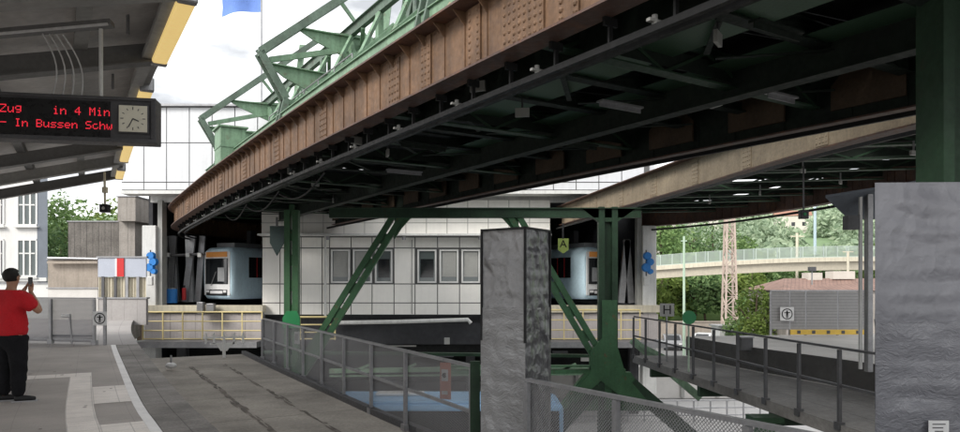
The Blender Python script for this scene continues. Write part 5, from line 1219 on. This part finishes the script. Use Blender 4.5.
m = B()
for i in range(12):
    a = math.pi/6*i; m.box(BL(.235-.115*math.sin(a), zc_+.01+.115*math.cos(a), .083), (.008,.004,.024 if i%3 else .03), ang, ry=a)
for (L_, a, w_) in ((.07,R(115),.012),(.105,R(205),.009)):
    m.box(BL(.235-L_*.5*math.sin(a), zc_+.01+L_*.5*math.cos(a), .086), (w_,.004,L_), ang, ry=a)
m.build('clock_hands','steeldk',ck)
def led(txt, u_left, z_top, px_):
    m = B(); u = u_left
    for ch in txt:
        rows = FONT[ch].split()
        for r_ in range(7):
            for c_ in range(5):
                if rows[r_][c_] == '1': m.box(BL(u-c_*px_, z_top-r_*px_*1.05, .0425), (px_*.78,.002,px_*.8), ang)
        u -= px_*6
    return m
led('Zug', 1.60, 3.565, .0125).build('lit_text','led',t)
led('in 4 Min', .47+.60+.0, 3.565, .0125).build('lit_text','led',t)
led('-- In Bussen Schw', .47+1.20, 3.41, .0120).build('lit_text','led',t)
# hangers + tray + cables
B().tube(BL(.62,zt_b,-.08), BL(.62,4.50,-.08), .022, 10).build('hanger_post','whitepaint',t); B().tube(BL(2.6,zt_b,-.08), BL(2.6,4.2,-.08), .022, 10).build('hanger_post','whitepaint',t)
B().box(BL(.62,zt_b+.01,-.08),(.34,.12,.02),ang).build('base_plate','black',t)
t2 = thing('cable_tray', 'dark cable tray with light edge above the departure board', 'tray', BL(1.5,4.4,-.08))
B().bar(BL(.50,4.57,-.08), BL(3.5,4.08,-.08), .16, .06).build('tray','canopydk',t2); B().bar(BL(.52,4.53,.01), BL(3.5,4.04,.01), .03, .022).build('tray_edge','cable',t2)
t3 = thing('cable_bundle', 'four white cables hanging in curves down to the board', 'cables', BL(1.1,zt_b,-.06))
for i in range(4):
    u = 1.12-.10*i; top = BL(u+.10+.03*i,4.40,-.06); bot = BL(u,zt_b,-.06)
    B().ptube([top.lerp(bot,k/8)+v3(d*(.09*math.sin(math.pi*k/8)),0) for k in range(9)],.008,6).build('cable','cable',t3,smooth=True)
    B().tube(BL(u,zt_b,-.06),BL(u,zt_b+.03,-.06),.014,8).build('gland','signgrey',t3)
# ------------------------------------------------------------------ person
def skinobj(name, nodes, edges, mat, parent, sub=2, root=0, fold=0):
    me = bpy.data.meshes.new(name); me.from_pydata([n[:3] for n in nodes], edges, [])
    o = bpy.data.objects.new(name, me); C.objects.link(o); sk = o.modifiers.new('s','SKIN'); ly = me.skin_vertices[0] if me.skin_vertices else None
    if ly is None:
        bpy.context.view_layer.objects.active = o
        ly = me.skin_vertices[0] if me.skin_vertices else None
    for i, n in enumerate(nodes): r_ = n[3]; ly.data[i].radius = r_ if isinstance(r_, tuple) else (r_, r_); ly.data[i].use_root = (i == root)
    sk.use_smooth_shade = True; s = o.modifiers.new('u','SUBSURF'); s.levels = sub; s.render_levels = sub
    bpy.context.view_layer.update(); m2 = bpy.data.meshes.new_from_object(o.evaluated_get(bpy.context.evaluated_depsgraph_get()))
    bpy.data.objects.remove(o); m2.materials.clear(); m2.materials.append(mt[mat]); m2.name = name
    if fold:
        for v_ in m2.vertices:
            c = v_.co; q = abs(noise.noise(V((c.x*7+c.z*5, c.y*7-c.z*3, c.z*11))))*1.6-.3+noise.noise(V((c.x*16, c.y*16, c.z*22)))*.35; v_.co = c+v_.normal*q*fold
    o = bpy.data.objects.new(name, m2); C.objects.link(o); o.parent = parent; return o
def chain(n0, k): return [(n0+i, n0+i+1) for i in range(k-1)]
# local axes: +x facing, +y person's left, z up
pr = thing('person', 'person in a red t-shirt and black trousers holding up a phone on the left platform', 'person', (-6.33,9.45,0))
nodes = [(0,0,.98,(.10,.09)),(0,0,1.15,(.10,.09)),(-.01,0,1.32,(.11,.09)),(-.01,0,1.42,(.10,.08)),(0,0,1.51,.062),(.015,0,1.57,.062),(.02,0,1.64,.088),(.02,0,1.70,.092),(.012,0,1.755,.066)]
edges = chain(0,9)
def arm(sy):
    n0 = len(nodes); nodes.extend([(-.01,sy*.20,1.40,.055),(.06,sy*.30,1.30,.056),(.13,sy*.345,1.21,.048),(.21,sy*.20+.02,1.35,.040),(.27,sy*.07+.04,1.47,.030),(.295,sy*.055+.05,1.52,(.034,.022))])
    edges.append((3,n0)); edges.extend(chain(n0,6)); h = n0+5; yb = sy*.055+.05
    for i,(dy,l) in enumerate(((-.024,.062),(-.008,.07),(.008,.068),(.024,.055))):
        m0 = len(nodes); nodes.extend([(.315+.006*i,yb+dy*.7,1.555,.011),(.34,yb-sy*.5*l*.6+dy*.3,1.58+.008*i,.009),(.34,yb-sy*.75*l*.6+dy*.2,1.598+.006*i,.008)]); edges.append((h,m0)); edges.extend(chain(m0,3))
    m0 = len(nodes); nodes.extend([(.285,yb-sy*.02,1.54,.011),(.305,yb-sy*.03,1.58,.009)]); edges.append((h,m0)); edges.extend(chain(m0,2))
arm(1); arm(-1)
for sy in (1,-1):
    n0 = len(nodes); nodes.extend([(0,sy*.10,.90,.105),(.01,sy*.115,.5,.065),(-.01,sy*.13,.10,.042),(.02,sy*.13,.05,.040),(.14,sy*.145,.035,.030)]); edges.append((0,n0)); edges.extend(chain(n0,5))
skinobj('body', nodes, edges, 'skin', pr)
# shirt
nodes = [(0,0,.85,(.215,.185)),(.005,0,.97,(.21,.18)),(.015,0,1.10,(.215,.19)),(.01,0,1.25,(.215,.175)),(-.01,0,1.38,(.215,.17)),(-.01,0,1.50,.10)]; RN = 6; edges = chain(0,6)
for sy in (1,-1):
    n0 = len(nodes); nodes.extend([(-.01,sy*.21,1.395,.125),(.05,sy*.285,1.31,.10),(.09,sy*.318,1.26,.092)]); edges.append((4,n0)); edges.extend(chain(n0,3))
skinobj('t_shirt', nodes, edges, 'shirt', pr, 3, 0, .016)
nodes = [(0,0,.96,(.19,.165)),(0,0,.86,(.20,.17))]; edges = [(0,1)]
for sy in (1,-1):
    n0 = len(nodes); nodes.extend([(0,sy*.105,.76,.135),(.01,sy*.12,.48,.108),(-.005,sy*.13,.2,.088),(0,sy*.13,.06,.085)]); edges.append((1,n0)); edges.extend(chain(n0,4))
skinobj('trousers', nodes, edges, 'trousers', pr, 3, 0, .012)
for sy in (1,-1):
    ca, sa = math.cos(R(-48)), math.sin(R(-48)); sh = lambda x, y: (x*ca-y*sa, sy*.135+x*sa+y*ca)
    skinobj('shoe', [(*sh(-.06,0),.05,.048),(*sh(.04,0),.05,(.052,.047)),(*sh(.15,.01),.038,(.047,.036)),(*sh(.20,.012),.032,.030)], chain(0,4), 'black', pr)
    c_ = sh(.065,.005); m = B().box((c_[0],c_[1],.008),(.30,.095,.016),R(-48)); o = m.build('shoe_sole','steel'); o.parent = pr
    o = B().ball((.02,sy*.098,1.665),.026,6,(.8,.4,1.2)).build('ear','skin',None,smooth=True); o.parent = pr
m = B().ball((.005,0,1.70),.112,12,(1.02,.90,.95)); m.v = [p if (p.x < .055 or p.z > 1.755) else V((.02,p.y*.6,1.74)) for p in m.v]; m.v = [V((p.x,p.y,max(p.z,1.615))) for p in m.v]
o = m.build('hair','hair',None,smooth=True); o.parent = pr
o = B().add([(.118,-.012,1.655),(.118,.012,1.655),(.104,0,1.70),(.133,0,1.652),(.108,0,1.64)],[(0,3,2),(3,1,2),(0,4,3),(4,1,3)]).build('nose','skin'); o.parent = pr
for sy in (1,-1): o = B().ball((.105,sy*.034,1.695),.012,6).build('eye','signwhite',None,smooth=True); o.parent = pr
o = B().box((.105,0,1.612),(.01,.05,.008)).build('mouth','redwhite'); o.parent = pr
pr.rotation_euler = (0,0,R(74)); pr.scale = (1,1,1)
ph = thing('phone', 'black phone held up by the person in red', 'phone', (0,0,0)); o = B().box((0,0,0),(.012,.078,.16)).build('case','blackgloss',ph,bevel=.006); o2 = B().box((.0075,0,.05),(.003,.03,.03)).build('lens_block','steeldk',ph)
ph.location = pr.matrix_world @ V((.40,0,1.56)) if 0 else V((-6.33,9.45,0))+Matrix.Rotation(R(74),3,'Z')@V((.335,.05,1.60)); ph.rotation_euler = (0,0,R(74))
